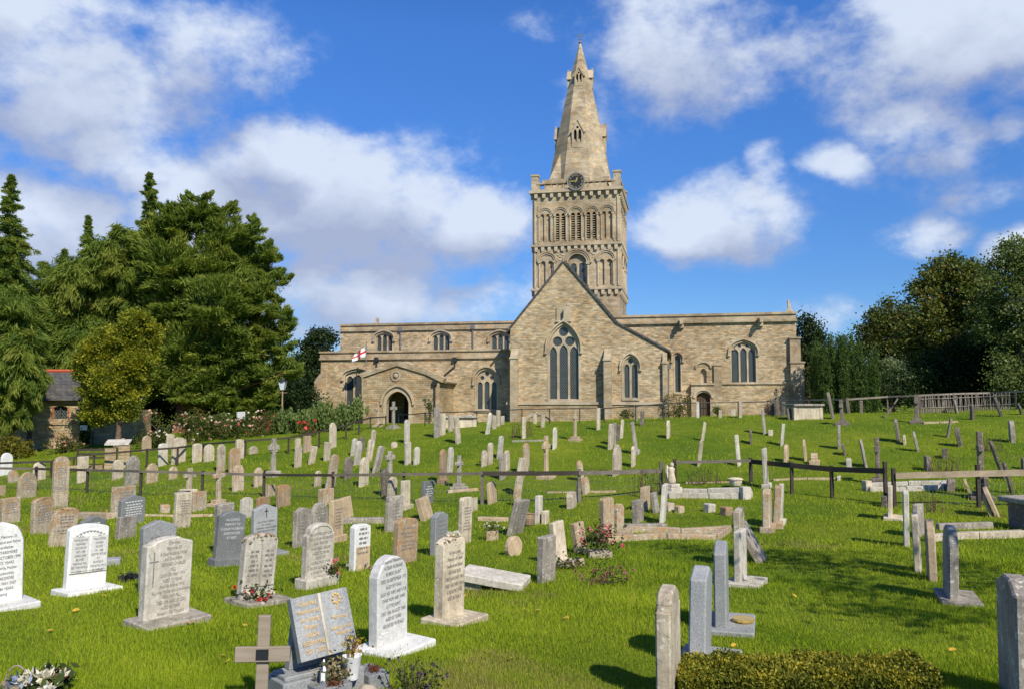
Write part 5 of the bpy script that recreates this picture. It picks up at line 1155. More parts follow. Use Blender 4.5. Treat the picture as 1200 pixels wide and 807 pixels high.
# ---- second rank
A = [
 (353, 594, 640, 23, 'O', 's', 1), (374, 588, 622, 22, 'R', 's', 0), (393, 585, 634, 19, 'F', 'b', 1, 'block'), (408, 581, 607, 17, 'F', 'b', -8),
 (461, 580, 622, 23, 'F', 's', 2), (459, 558, 586, 13, 'R', 'c', 3), (475, 562, 596, 12, 'F', 'c', 0, 'block'), (500, 563, 590, 17, 'F', 'G', 4), (501, 582, 608, 22, 'F', 'b', -16),
 (514, 599, 648, 22, 'O', 'g', 1), (544, 582, 636, 18, 'D', 'c', 2), (555, 582, 598, 9, 'F', 'c', -2), (603, 585, 625, 27, 'F', 's', 13), (577, 563, 589, 13, 'K', 'b', -4),
 (606, 536, 579, 14, 'F', 'c', 9), (606, 571, 592, 8, 'R', 'l', 2), (631, 580, 613, 8, 'F', 'w', 1), (639, 598, 613, 9, 'F', 'c', 0), (670, 575, 594, 13, 'R', 'c', -2),
 (681, 539, 562, 6, 'P', 'l', -6), (687, 558, 578, 11, 'R', 'l', -5), (678, 563, 587, 5, 'F', 'c', 0),
 (748, 585, 612, 15, 'F', 's', -2), (756, 570, 597, 12, 'F', 'b', 0), (776, 567, 612, 11, 'F', 'w', 5), (769, 576, 600, 5, 'F', 's', -8),
 (899, 572, 622, 11, 'S', 'l', 0, 'block'), (909, 569, 617, 11, 'F', 'l', 4, 'block'), (914, 566, 614, 5, 'F', 'w', 4, 'block'), (898, 525, 571, 6, 'F', 'w', -3, 'block'),
 (213, 577, 618, 22, 'F', 'c', 1), (233, 575, 598, 19, 'F', 'l', -1), (288, 582, 606, 17, 'O', 'w', 2), (308, 581, 604, 17, 'S', 'r', 0), (332, 567, 593, 18, 'S', 'r', -1), (317, 567, 581, 12, 'F', 'l', 0),
 (144, 569, 602, 30, 'F', 'l', 1), (154, 579, 613, 33, 'K', 'G', 2), (147, 604, 630, 26, 'F', 's', 3), (12, 582, 612, 25, 'F', 'l', 0), (1, 568, 581, 8, 'F', 'b', 0),
 (49, 582, 625, 28, 'S', 'l', 1, 'moss'), (72, 594, 640, 37, 'S', 'l', 6, 'moss'), (107, 604, 642, 33, 'K', 'G', 1),
 (7, 530, 556, 15, 'R', 'W', 0), (46, 540, 562, 16, 'R', 'c', 0), (31, 552, 583, 25, 'P', 'l', 2), (16, 550, 565, 15, 'P', 'l', -6), (70, 534, 594, 21, 'H', 'l', 1), (97, 534, 565, 14, 'F', 'c', 0),
 (138, 538, 561, 14, 'R', 'c', 1), (154, 533, 568, 19, 'P', 's', 3), (178, 542, 565, 15, 'P', 'b', 0), (172, 510, 528, 12, 'R', 'b', 0), (191, 519, 545, 12, 'S', 'w', 0), (209, 512, 542, 18, 'O', 'c', 1), (199, 508, 524, 11, 'S', 'c', 3),
 (231, 519, 541, 12, 'S', 'c', 0), (245, 520, 540, 13, 'R', 'c', 0), (259, 520, 552, 11, 'R', 'c', 0), (256, 545, 592, 13, 'X', 'l', 0), (275, 524, 554, 15, 'R', 'r', -1), (279, 544, 575, 15, 'H', 'l', -1), (281, 514, 537, 11, 'S', 'c', 0),
 (303, 547, 570, 12, 'P', 'l', 0), (320, 513, 557, 15, 'C', 's', 1), (221, 548, 577, 17, 'X', 'c', 2), (203, 546, 561, 11, 'R', 'b', 0), (297, 522, 531, 11, 'P', 'c', 0),
 (349, 521, 547, 10, 'R', 'c', 2), (349, 513, 528, 6, 'F', 'c', 0), (360, 510, 529, 10, 'F', 'b', 0), (365, 522, 543, 10, 'F', 'c', 9), (372, 551, 570, 10, 'R', 'c', 4),
 (390, 494.5, 524, 9, 'P', 'c', 0), (383, 517, 539, 9, 'F', 'c', 2), (414, 513, 533, 8, 'R', 'w', 7), (418, 516, 544, 9, 'P', 'w', 6), (424, 511, 529, 5, 'R', 'd', 0), (436, 503, 524, 8, 'R', 'c', 6), (432, 514, 540, 9, 'R', 'c', 7),
 (440, 522, 553, 11, 'S', 's', 13), (457, 528, 554, 12, 'X', 's', 0, 'none'), (452, 548, 580, 12, 'P', 'd', -3), (408, 535, 560, 11, 'R', 'd', 0), (426, 535, 569, 13, 'P', 'c', 2), (386, 532, 574, 17, 'H', 'l', 9), (382, 572, 590, 25, 'F', 'l', 1),
 (477, 491, 518, 7, 'R', 'w', 0), (478, 517, 544, 8, 'S', 'w', 0), (488, 523, 544, 8, 'R', 'w', 2), (519, 526, 565, 9, 'R', 'r', 0, 'block'), (527, 523, 554, 7, 'P', 'w', 3), (538, 533, 572, 9, 'X', 's', 0),
 (443, 472, 495, 6, 'X', 'l', 0), (461, 470, 502, 9, 'X', 's', 0), (512, 477, 512, 6, 'F', 's', 0), (519, 484, 509, 6, 'F', 'c', 0), (528, 485, 505, 6, 'S', 'c', 0), (537, 489.5, 519, 7, 'F', 'c', -5),
 (571, 483, 508, 7, 'P', 'w', 9), (579, 486, 502, 4, 'F', 'c', 0), (584, 480, 499, 4, 'F', 'c', 0), (589, 487, 497, 4, 'F', 'c', 0), (550, 485, 499, 7, 'F', 'w', 0),
 (616, 518.7, 556, 8, 'R', 'l', 1), (585, 510, 536, 8, 'R', 'w', 6), (574, 518, 544, 8, 'R', 'c', 2), (567, 527, 546, 7, 'R', 'c', 2), (589, 530, 561, 9, 'P', 's', -2), (594, 527, 551, 6, 'R', 'c', 0),
 (614, 488, 513, 5, 'F', 'c', 0), (636, 486, 500, 4, 'F', 'c', 0), (627, 482, 496, 4, 'F', 'c', 0), (650, 500, 525, 6, 'R', 'w', 1), (640, 510, 560, 8, 'C', 'b', 0), (674, 480, 516, 7, 'X', 'b', 0), (701, 478, 503, 5, 'F', 'c', 1),
 (715, 496, 526, 5, 'S', 'c', 3), (719, 495, 521, 4, 'F', 's', 2), (723, 497, 517, 4, 'F', 'd', 3), (728, 491, 513, 5, 'R', 'c', 5), (723, 520, 556, 12, 'P', 'c', 1), (742, 522, 546, 6, 'R', 'c', 1), (746, 494, 531, 6, 'F', 's', -8, 'block'),
 (746, 474.6, 493, 4, 'F', 's', -8), (752, 481, 498, 3, 'F', 'd', 4), (783, 492, 512, 5, 'R', 'c', 1), (823, 494, 516, 4, 'F', 'c', 9), (819, 515, 545, 6, 'R', 'c', 7), (866, 509, 545, 6, 'F', 'w', -4), (880, 502, 519, 3, 'F', 'd', 0),
 (817.5, 470, 489, 4, 'F', 'w', 0), (867.5, 470, 489, 4, 'F', 'c', 0), (896, 479, 508, 4, 'F', 's', -4), (903, 503, 509, 6, 'F', 'c', 0), (916, 496, 521, 4, 'F', 'w', 6), (921, 520, 540, 7, 'R', 'b', 2),
 (905, 466, 486, 7, 'S', 'd', 0), (911, 468, 486, 6, 'S', 'd', 0), (918, 470, 487, 5, 'S', 'd', 0), (925, 478, 491, 5, 'F', 'd', -6), (944, 514, 539, 5, 'P', 'b', -4), (976, 459, 490, 8, 'R', 'd', -9), (987, 468, 497, 6, 'X', 'd', -2),
 (983, 497, 525, 4, 'R', 's', 1), (990, 519, 532, 5, 'S', 'd', -12), (995, 536, 550, 7, 'S', 'w', -2), (1014, 514, 546, 8, 'P', 's', -9), (994.5, 466, 481, 5, 'F', 'd', -6), (1009, 469, 480, 4, 'F', 'd', 0), (983, 557, 562, 5, 'F', 'w', 0),
 (1029, 512, 567, 7, 'X', 'd', 0), (1087, 534, 550, 9, 'F', 'd', 0), (1107, 525, 536, 7, 'F', 'd', 2), (1125, 500, 522, 9, 'R', 'd', -11), (1110, 489, 512, 7, 'R', 'd', 14), (1075.5, 505, 528, 8, 'R', 's', -13), (1053, 490, 517, 7, 'R', 'd', -7),  # dark material puts the shaded faces of right-slope stones into their colour
 (1060, 509, 520, 4, 'P', 'c', -2), (1186, 492, 517, 9, 'R', 's', -3), (1173, 465, 487, 10, 'R', 'd', -18), (1139, 473, 491, 6, 'R', 'd', 1), (1121, 468, 484, 6, 'R', 's', -9), (1074, 462, 495, 7, 'X', 'd', 1), (1037, 467, 489, 7, 'X', 'd', 34, 'none'),
 (1197, 472, 485, 7, 'R', 'd', -16), (1150, 505, 584, 10, 'X', 'd', 0), (1156, 558, 585, 8, 'F', 'd', -2), (1176, 516, 560, 15, 'R', 'd', -17), (1186, 541, 578, 8, 'R', 'd', -12), (1199, 536, 549, 6, 'S', 'd', 0), (1135, 560, 575, 6, 'P', 'b', -20), (1113, 560, 574, 12, 'K', 'd', 8),
 (1168, 571, 603, 16, 'S', 'b', -22), (1161, 582, 603, 8, 'F', 'b', -18), (844, 480, 489, 4, 'F', 'c', 0), (859, 479, 487, 8, 'F', 'c', 0), (283, 482, 505, 11, 'F', 'W', -2, 'block'), (125, 484, 533, 2, 'F', 'c', 0, 'skip'),
 (137, 512, 523, 6, 'R', 'b', 0), (144, 513, 523, 6, 'R', 'c', 2), (462, 517, 524, 8, 'P', 'c', 0), (954, 530, 543, 11, 'H', 'b', 0, 'block')]
for q in A:
    px, yt, yb, w, t, mt, ln_ = q[:7]; op = q[7] if len(q) > 7 else None
    if op == 'skip': continue
    h_ = yb - yt; o, W, H, T = hs(px, yt, yb, w, t, mt, ln_, base=op if op in ('block', 'slab', 'step', 'none') else None, ins=(px < 620 and h_ > 26 and w > 14 and t not in 'XC' and yb > 575))
    if op == 'moss': mossy(o, W, H, T, 22)
# ---- labels for the ranks: look first, then place by neighbours, then order from the left
def zone(px, yb):
    if yb > 585:
        return 'below the long rail fence, under the left-hand conifers' if px < 190 else 'below the long rail fence, middle of lawn' if px < 560 else 'on lawn below the church transept' if px < 830 else 'on lawn below the right-hand fence'
    if yb > 546:
        return 'along the long rail below the cottage' if px < 200 else 'along the long rail below the rose bushes' if px < 380 else 'along the long rail below the porch' if px < 560 else 'along the long rail below the transept' if px < 800 else 'beside the right-hand plank fence'
    if yb > 506:
        return 'in front of the cottage and golden cypress' if px < 195 else 'in front of the rose bushes' if px < 375 else 'on slope below the porch' if px < 560 else 'on slope below the transept' if px < 760 else 'on slope below the chancel' if px < 960 else 'on right-hand slope below the hurdles'
    return 'close to the rose bed' if px < 400 else 'close to the church porch' if px < 600 else 'close to the transept wall' if px < 770 else 'close to the chancel wall' if px < 960 else 'near the hurdle fence under the trees'
groups = {}
for (o, px, yt, yb, t, mt, ln_, b) in STONES:
    k = 'cross' if t in 'XC' else 'headstone'; lw = 'leaning right' if ln_ > 5 else 'leaning left' if ln_ < -5 else ''
    sh = ('ringed' if t == 'C' else '') if t in 'XC' else SH[t]
    Hm = at_depth(px, yt, b.y).z - b.z; sz = 'small' if Hm < .55 else 'tall' if Hm > 1.15 else ''
    f = ' '.join(x for x in (sz, CW[mt], sh, 'stone cross' if k == 'cross' else 'headstone', lw) if x); groups.setdefault((f, zone(px, yb)), []).append((px, o))
ORD = ['', 'first', 'second', 'third', 'fourth', 'fifth', 'sixth', 'seventh', 'eighth', 'ninth']
for (f, z), lst in groups.items():
    lst.sort(key=lambda q: q[0])
    for i, (px, o) in enumerate(lst):
        if len(lst) == 1: o['label'] = f'{f} {z}'
        elif len(lst) == 2: o['label'] = f'{("left" if i == 0 else "right")} one of two: {f} {z}'
        else: o['label'] = f'{ORD[i+1]} from left: {f} {z}' if i < len(lst) - 1 else f'last on right: {f} {z}'
        if len(o['label'].split()) > 16: o['label'] = o['label'].replace('the long rail fence', 'long rail').replace('along the long rail', 'by long rail').replace('the ', '')
        o['group'] = 'gravestones ' + z

# ---- granite book memorial, wooden cross and grave goods
b = ground_hit(372, 812); YW = 40
bk = empty('book_memorial', b, R(YW), 'grey granite open-book memorial with gilt lettering on stepped plinth', 'memorial', kind='thing')
mb = MB(); mb.box(-.32, .32, -.12, .18, -.2, .16); mb.box(-.29, .29, -.08, .14, .158, .19); mb.build('plinth', M['grey'], bk, bevel=.006)
mb = MB(); mb.box(-.14, .12, -.30, -.121, -.2, .13); mb.build('flower_block', M['dgrey'], bk, bevel=.006); mb = MB(); mb.box(.321, .5, -.18, .1, -.2, .1); mb.build('flower_block', M['dgrey'], bk, bevel=.006)
mb = MB(); mb.prism([(-.2, .19), (.24, .19), (.2, .5), (-.16, .5)], .05, .13); mb.build('back_stone', M['grey'], bk, bevel=.006)
BM = Matrix.Translation((.02, -.04, .50)) @ Matrix.Rotation(R(-3), 4, 'Y') @ Matrix.Rotation(R(-20), 4, 'X')
mb = MB(); hw, hh = .225, .22
for sx in (-1, 1):
    xs = [0, .04, .12, hw * .8, hw]; ys = [.0, -.022, -.034, -.028, -.018]
    fr = [Vector((sx * x, y, z)) for z in (-hh, hh) for x, y in zip(xs, ys)]; bkv = [Vector((sx * x, .045, z)) for z in (-hh, hh) for x in xs]
    vs = [BM @ p for p in fr + bkv]; n = 5; fs = [(i, i+1, n+i+1, n+i) for i in range(4)] + [(10+i, 10+n+i, 10+n+i+1, 10+i+1) for i in range(4)] + [(i, 10+i, 10+i+1, i+1) for i in range(4)] + [(n+i, n+i+1, 10+n+i+1, 10+n+i) for i in range(4)] + [(4, 9, 19, 14), (0, 10, 15, 5)]
    mb.add(vs, fs)
book = mb.build('book', M['grey'], bk)
mb = MB(); mb.tube([BM @ Vector((0, -.008, -hh)), BM @ Vector((0, -.008, hh))], .013, 6); mb.build('book_spine', M['white_stone'], book)
text_mesh('inscription', 'Cherished\nmemories of\nour Loving\nMother\nHILDA\nREDMAYNE\n1923 - 2007', .046, M['goldpaint'], book, BM @ Matrix.Translation((-hw*.5, -.0375, .0)), space=1.2, width=.9, fit=.17)
text_mesh('inscription', 'Memories\n\nAlways in our\nthoughts', .036, M['goldpaint'], book, BM @ Matrix.Translation((hw*.52, -.0375, -.03)), space=1.05, width=.9, fit=.17)
mb = MB()
for q in range(8): a = q * math.pi / 4; mb.blob(BM @ Vector((hw*.52 + .028*math.cos(a), -.036, .155 + .034*math.sin(a))), .011, 6, 4)
mb.tube([BM @ Vector((hw*.52, -.036, .13)), BM @ Vector((hw*.5, -.036, .075))], .004, 4); mb.build('rose_emblem', M['goldpaint'], book)
BI = bk.matrix_basis.copy() if False else (Matrix.Translation(b) @ Matrix.Rotation(R(YW), 4, 'Z'))
def onb(x, y, z): return BI @ Vector((x, y, z))
# white vase of flowers standing on the plinth block
def leafy(name, n, c, r, cols, ln, parent, seed, flat=1.0, mat='leaf'):
    rng = np.random.default_rng(seed); P = np.array(c) + rng.normal(size=(n, 3)) * np.array([r, r, r * flat]); D = unit(rng.normal(size=(n, 3)) + np.array([0, 0, .3]))
    return cards(name, P, D, rng.uniform(.6, 1.4, n) * ln, rng.uniform(.6, 1.4, n) * ln * .6, palette(rng.random(n), rng, cols), M[mat], parent, rng)
v = empty('flower_vase', onb(.19, -.16, .10), 0, 'white tapered vase of yellowing flowers standing before the granite book', 'vase', kind='thing')
mb = MB(); mb.lathe([(.045, 0), (.05, .01), (.07, .17), (.074, .175), (.062, .17), (.04, .05)], 18); mb.build('pot', M['white'], v, smooth=True)
leafy('flowers', 120, (0, 0, .25), .045, [(.5, .36, .03), (.35, .12, .03), (.2, .22, .03), (.55, .42, .05)], .03, v, 3, 1.1, 'petal')
mb = MB()
for q in range(9): a = q * .7; mb.tube([(0, 0, .15), (.05*math.cos(a), .05*math.sin(a), .27 + .02*(q % 3))], .003, 3, cap=False)
mb.build('stems', M['bark'], v, norm=False)
v = empty('posy', onb(.04, -.17, .13), 0, 'low posy of green and cream leaves left of white vase', 'flowers', kind='thing')
leafy('foliage', 260, (0, 0, .06), .055, [(.03, .05, .015), (.07, .10, .02), (.45, .38, .2), (.16, .05, .03)], .035, v, 4); mb = MB(); mb.tube([(0, 0, -.01), (0, 0, .08)], .008, 4); mb.build('stems', M['bark'], v)
v = empty('memorial_lamp', onb(-.06, -.21, .13), 0, 'small silver memorial lantern on the granite book plinth', 'lantern', kind='thing')
mb = MB(); mb.box(-.035, .035, -.035, .035, 0, .014); mb.box(-.022, .022, -.022, .022, .014, .10); mb.lathe([(.03, .10), (.012, .125), (.012, .16), (.004, .175)], 8); mb.build('body', M['chrome'], v, bevel=.003)
mb = MB(); mb.box(-.014, .014, -.025, -.0221, .03, .085); mb.build('window', M['white'], v)
for x, y, z, r, lab in ((.10, -.33, -.02, .07, 'whitish lump of stone at the foot of granite plinth'), (.23, -.32, -.03, .085, 'sandy boulder at the foot of the granite plinth')):
    mb = MB(); mb.blob((0, 0, r*.5), r, 9, 6, .8, rnd, .14); o = mb.build('boulder', M['cream' if x > .2 else 'white_stone'], None, smooth=True); o.location = onb(x, y, 0) ; o.location.z = gz(o.location.x, o.location.y) - .01; tag(o, lab, 'rock', 'stones at the granite plinth', 'thing')
for x, y, z, lab in ((.42, -.08, .10, 'reddish heather bunch lying on the right granite block'), (.0, -.26, .13, 'brown heather sprig lying on the front granite block')):
    o = empty('heather_bunch', onb(x, y, z), 0, lab, 'flowers', 'heather on the granite memorial', 'thing'); leafy('sprigs', 160, (0, 0, .012), .03, [(.12, .035, .02), (.22, .08, .04), (.08, .04, .02)], .02, o, int(x*100)+5, .4)
b = ground_hit(306, 822)
cr = empty('wooden_cross', b, R(10), 'plain wooden grave cross with small dark plate beside granite book', 'cross', kind='thing'); cr.rotation_euler = (0, R(1.5), R(8))
Hc = at_depth(307, 720, b.y).z - b.z; arm = .29 * b.y / 5.3; zA = at_depth(305, 764, b.y).z - b.z
mb = MB(); mb.box(-.042, .042, -.02, .02, -.2, Hc); mb.build('upright', M['cross_wood'], cr, bevel=.004)
mb = MB(); mb.box(-.185, .185, -.046, -.0205, zA - .052, zA + .052, Matrix.Rotation(R(-4), 4, 'Y') if False else None); mb.build('arm', M['cross_wood'], cr, bevel=.004)
mb = MB(); mb.box(-.042, .042, -.052, -.0465, zA - .034, zA + .036); mb.build('name_plate', M['dial'], cr)
# flower bunches and vases
def flowerpot(px, yb, label, cols, n, spread, h, pot=None, seed=1, leafs=True, fr=.035, cat='flowers', name='flower_bunch', zoff=0, b=None):
    b = ground_hit(px, yb) if b is None else b; rng = np.random.default_rng(seed); o = empty(name, b + Vector((0, 0, zoff)), 0, label, cat, kind='thing'); z0 = 0
    if pot: mb = MB(); s = pot[0]; mb.box(-s, s, -s*.8, s*.8, -.03, pot[1]); mb.build('pot', M[pot[2]], o, bevel=.01); z0 = pot[1]
    cen = np.stack([rng.normal(0, spread, n), rng.normal(0, spread * .7, n), z0 + rng.uniform(.25, 1, n) * h], 1)
    k = np.repeat(np.arange(n), 24); dr = unit(rng.normal(size=(len(k), 3)) + np.array([0, -.25, .5])); P = cen[k] + dr * fr * .5; ci = rng.integers(0, len(cols), n)
    cards('blooms', P, dr, np.full(len(k), fr * 1.05), np.full(len(k), fr * .42), np.array(cols)[ci][k] * rng.uniform(.8, 1.1, (len(k), 1)), M['petal'], o, rng)
    if leafs: leafy('leaves', n * 12, (0, 0, z0 + h * .45), spread * .8, [(.02, .04, .012), (.06, .09, .02), (.1, .13, .03)], fr * 1.5, o, seed + 1, .7)
    mb = MB()
    for c in cen[:14]: mb.tube([(0, 0, z0 * .6), tuple(c)], .004, 3, cap=False)
    mb.build('stems', M['bark'], o, norm=False); return o
WHT = [(.8, .76, .66), (.78, .72, .6)]; RED2 = [(.62, .04, .03), (.7, .08, .06)]; PNK = [(.7, .16, .2), (.75, .3, .3), (.8, .6, .5)]
flowerpot(298, 707, 'red and cream flower spray at foot of the mossy twin-panel headstone', RED2 + WHT, 20, .13, .2, seed=11)
flowerpot(388, 684, 'pink carnations in a vase beside the scrolled pale headstone', PNK[:2] + WHT[:1], 10, .07, .26, (.04, .08, 'marble'), seed=12)
flowerpot(353, 639, 'bright red flowers beside the wavy-topped grey headstone', RED2, 8, .05, .3, (.06, .05, 'dgrey'), seed=13)
flowerpot(424, 668, 'brown withered leaves and white pebbles at foot of sandy-panel headstone', [(.30, .10, .03), (.7, .66, .6), (.4, .16, .05)], 16, .12, .12, seed=14, leafs=False)
flowerpot(577, 632, 'white flowers in square stone pot on open grass', WHT, 12, .12, .22, (.13, .2, 'buff'), seed=15)
flowerpot(703, 652, 'large bunch of pink and white flowers by the buff headstones', PNK, 30, .2, .42, (.2, .12, 'cream'), seed=16, fr=.05)
flowerpot(712, 684, 'low pink heather plant growing in the grass below pink flowers', [(.5, .2, .22), (.35, .14, .14)], 26, .2, .26, seed=17, fr=.03)
flowerpot(648, 667, 'green plants growing at the foot of leaning cream headstone', [(.1, .14, .03), (.14, .17, .05)], 10, .14, .2, seed=18)
flowerpot(672, 666, 'straggly yellowish plant right of the leaning cream headstone', [(.2, .2, .05), (.3, .15, .1)], 10, .16, .16, seed=19)
flowerpot(55, 812, 'white chrysanthemum bunch at the bottom left corner', WHT + [(.8, .76, .7)] + [(.6, .1, .08)], 16, .09, .16, seed=20, fr=.07)
flowerpot(485, 815, 'purple lavender sprigs growing at the bottom edge', [(.16, .10, .2), (.10, .07, .09), (.12, .14, .05)], 22, .11, .26, seed=21, fr=.02)
flowerpot(112, 640, 'greenish leaves tucked beside double-panel white headstone', [(.05, .08, .03)], 5, .1, .1, seed=22) if False else None
b = CREAM[0].matrix_world @ Vector((.10, 0, CREAM[2] - .02)); flowerpot(0, 0, 'white flower head lying on top of the cream carved headstone', WHT, 4, .03, .03, seed=23, b=b, leafs=False, fr=.06)
b = ground_hit(19, 815)
wr = empty('willow_basket', b, 0, 'wicker basket with arched handle at the bottom left corner', 'basket', kind='thing')
mb = MB(); mb.tube([(-.09 + .09*(1 - math.cos(a)), .0, .04 + .17 * math.sin(a)) for a in [math.pi * i / 10 for i in range(11)]], .007, 6); mb.build('handle', M['cross_wood'], wr)
mb = MB(); mb.lathe([(.07, 0), (.095, .09), (.1, .1), (.085, .09)], 14); mb.build('bowl', M['cross_wood'], wr); leafy('ribbon', 30, (.03, -.06, .12), .03, [(.2, .25, .4), (.35, .4, .5)], .07, wr, 77, .6, 'petal')
b = ground_hit(151, 680); o = empty('netting_wreath', b, 0, 'dark crumpled wreath of netting on the grass left of the incised-cross headstone', 'wreath', kind='thing'); leafy('netting', 240, (0, 0, .05), .075, [(.02, .025, .03), (.06, .07, .09)], .05, o, 78, .35)
o, W, H, T = hs(130, 654, 662, 12, 'F', 'g', 0, 'low grey granite block right of the double-panel white headstone', W=.3, T=.2, yaw=20, name='grave_block')
# fallen slab, tilted disc, pots and small blocks
def obj_at(name, mb, mat, px, yb, label, cat, lean=0, yaw=YAW, pitch=0, group=None, bevel=.012, dz=0):
    o = mb.build(name, M[mat], None, bevel=bevel); b = ground_hit(px, yb); b.z += dz; o.matrix_world = place(b, lean, yaw, pitch); return tag(o, label, cat, group, 'thing')
mb = MB(); mb.box(-.46, .46, -.26, .26, .08, .19); o = obj_at('ledger_slab', mb, 'white_stone', 578, 688, 'fallen white inscribed slab lying tilted on grass', 'slab', 6, -14, 5)
m2 = MB(); m2.box(-.4, -.12, -.2, .2, -.15, .085); m2.build('support_block', M['slategrey'], o)
mb = MB(); mb.prism(circle(0, .19, .2, 18), -.05, .05); obj_at('disc_stone', mb, 'buff', 606, 650, 'small tilted oval stone lying on open grass', 'stone', -22, 45, 24)
mb = MB(); mb.lathe([(.09, 0), (.13, .05), (.16, .2), (.14, .3), (.16, .32), (.12, .33), (.11, .25)], 14); obj_at('stone_urn', mb, 'rust', 619.5, 616, 'rusty barrel-shaped stone pot beside the leaning grey headstone', 'pot', bevel=0)
mb = MB(); mb.lathe([(.1, 0), (.08, .03), (.16, .08), (.2, .18), (.21, .24), (.24, .26), (.24, .29), (.1, .33)], 16); obj_at('stone_urn', mb, 'cream', 862, 571, 'squat pale urn on grass behind the white kerbed grave', 'urn', bevel=0)
for px, yb, s, mt, lab in ((784, 598, .13, 'cream', 'pale pointed stone lump nearest the white angel'), (796, 600, .11, 'lichen', 'lichened pitted lump second along from white angel'), (831, 599, .13, 'white_stone', 'whitest cube-shaped stone between white kerb and lichened kerb'), (851, 603, .13, 'rust', 'orange lichened block at right end of the small stones'), (193, 600, .14, 'lichen', 'orange lichened block on the broken kerb at left')):
    mb = MB(); mb.box(-s, s, -s, s, -.1, s*1.7); obj_at('marker_stone', mb, mt, px, yb, lab, 'stone', rnd.uniform(-4, 4), 30, 0, 'small marker stones', .03)
# kerbs: low stone borders between ground points
def kerb(pts, w, h, mat, label, closed=False, name='grave_kerb', cat='grave kerb'):
    P = [ground_hit(*p) for p in pts]; mb = MB(); n = len(P)
    for i in range(n if closed else n - 1):
        a, c = P[i], P[(i+1) % n]; d = (c - a); L_ = d.length; k = max(1, int(L_ / 1.0))
        for j in range(k):
            p, q = a.lerp(c, j / k + .004), a.lerp(c, (j+1) / k - .004); p.z = gz(p.x, p.y); q.z = gz(q.x, q.y); t = (q - p).normalized(); s = Vector((-t.y, t.x, 0)) * w / 2
            hh = h * (1 + rnd.uniform(-.15, .15))
            vs = [p - s, p + s, q + s, q - s]; mb.add([v - Vector((0, 0, .15)) for v in vs] + [v + Vector((0, 0, hh)) for v in vs], [(0, 1, 2, 3), (4, 5, 6, 7), (0, 1, 5, 4), (1, 2, 6, 5), (2, 3, 7, 6), (3, 0, 4, 7)])
    return tag(mb.build(name, M[mat], None, bevel=.012), label, cat, None, 'thing')
kerb([(722, 634), (838, 632), (853, 622), (740, 623)], .16, .13, 'lichen', 'long lichened kerb round a plain grave with raised end blocks', True)
k = kerb([(783, 583), (878, 583), (876, 577), (784, 577)], .2, .16, 'white_stone', 'white marble kerb with orange plinth joined to angel monument', True)
kerb([(641, 577), (722, 576)], .12, .05, 'lichen', 'thin orange edging line in grass left of bare stalks')
kerb([(524, 577), (560, 574)], .14, .08, 'lichen', 'short lichened edging beside the stone cross below the porch')
kerb([(1018, 575), (1105, 573), (1108, 568), (1020, 570)], .16, .14, 'white_stone', 'white kerbed grave under the pale plank fence', True)
kerb([(1086, 634), (1200, 628)], .18, .16, 'cream', 'long pale kerb behind the right-hand row of headstones'); kerb([(1098, 620), (1162, 618)], .14, .12, 'slategrey', 'grey kerb with end block, further of two at right')
kerb([(905, 563), (985, 561)], .12, .06, 'buff', 'low brownish kerb beyond the dark plank fence'); kerb([(1078, 496), (1118, 494)], .5, .06, 'lichen', 'flat lichened ledger at the foot of tall cross near hurdles', name='ledger_slab', cat='slab')
kerb([(396, 613), (450, 612)], .25, .13, 'slategrey', 'broken grey stone edging with plants behind the buff headstone'); kerb([(90, 606), (132, 607)], .35, .14, 'lichen', 'broken pale kerb stones behind the peaked dark granite headstone')
kerb([(160, 604), (250, 604)], .14, .06, 'lichen', 'orange lichened kerb line running behind the left headstones'); kerb([(560, 609), (596, 610)], .2, .1, 'buff', 'brown kerb left of the leaning grey headstone')
kerb([(732, 619), (780, 618)], .22, .12, 'slategrey', 'grey slab under the group of edge-on stones'); kerb([(600, 517), (640, 516)], .2, .06, 'slategrey', 'thin grey kerb on the slope below transept'); kerb([(803, 566), (858, 565)], .12, .05, 'lichen', 'faint pale edging beyond the white kerbed grave')
mb = MB(); mb.box(-.13, .13, -.13, .13, -.1, .36); obj_at('kerb_post', mb, 'white_stone', 873, 584, 'squarish white end post of the marble kerbed grave', 'stone', 0, 12, 0)
mb = MB(); mb.box(-.1, .1, -.12, .12, -.1, .3); obj_at('kerb_post', mb, 'cream', 1015.5, 574, 'pale end post at the left of white kerbed grave on right', 'stone', 0, 12, 0)
# white angel monument
b = ground_hit(787, 579); an = empty('angel_monument', b, R(40), 'weathered white carved angel monument at the gap in the fence', 'monument', kind='thing'); Ha = at_depth(787, 541, b.y).z - b.z
mb = MB(); mb.box(-.26, .26, -.22, .22, -.2, .24); mb.box(-.2, .2, -.17, .17, .24, .34); mb.build('pedestal', M['white_stone'], an, bevel=.015)
mb = MB(); mb.lathe([(.13, .34), (.14, .45), (.10, .62), (.09, .7), (.11, .8), (.05, .87)], 12); mb.build('robed_figure', M['cream'], an, smooth=True); mb = MB(); mb.blob((0, -.02, .93), .065, 10, 7, 1.15); mb.build('head', M['cream'], an, smooth=True)
for sx in (-1, 1):
    mb = MB(); mb.prism([(sx*.02, .55), (sx*.1, .45), (sx*.16, .68), (sx*.14, .95), (sx*.06, .86)], .06, .12); mb.build('wing', M['cream'], an)
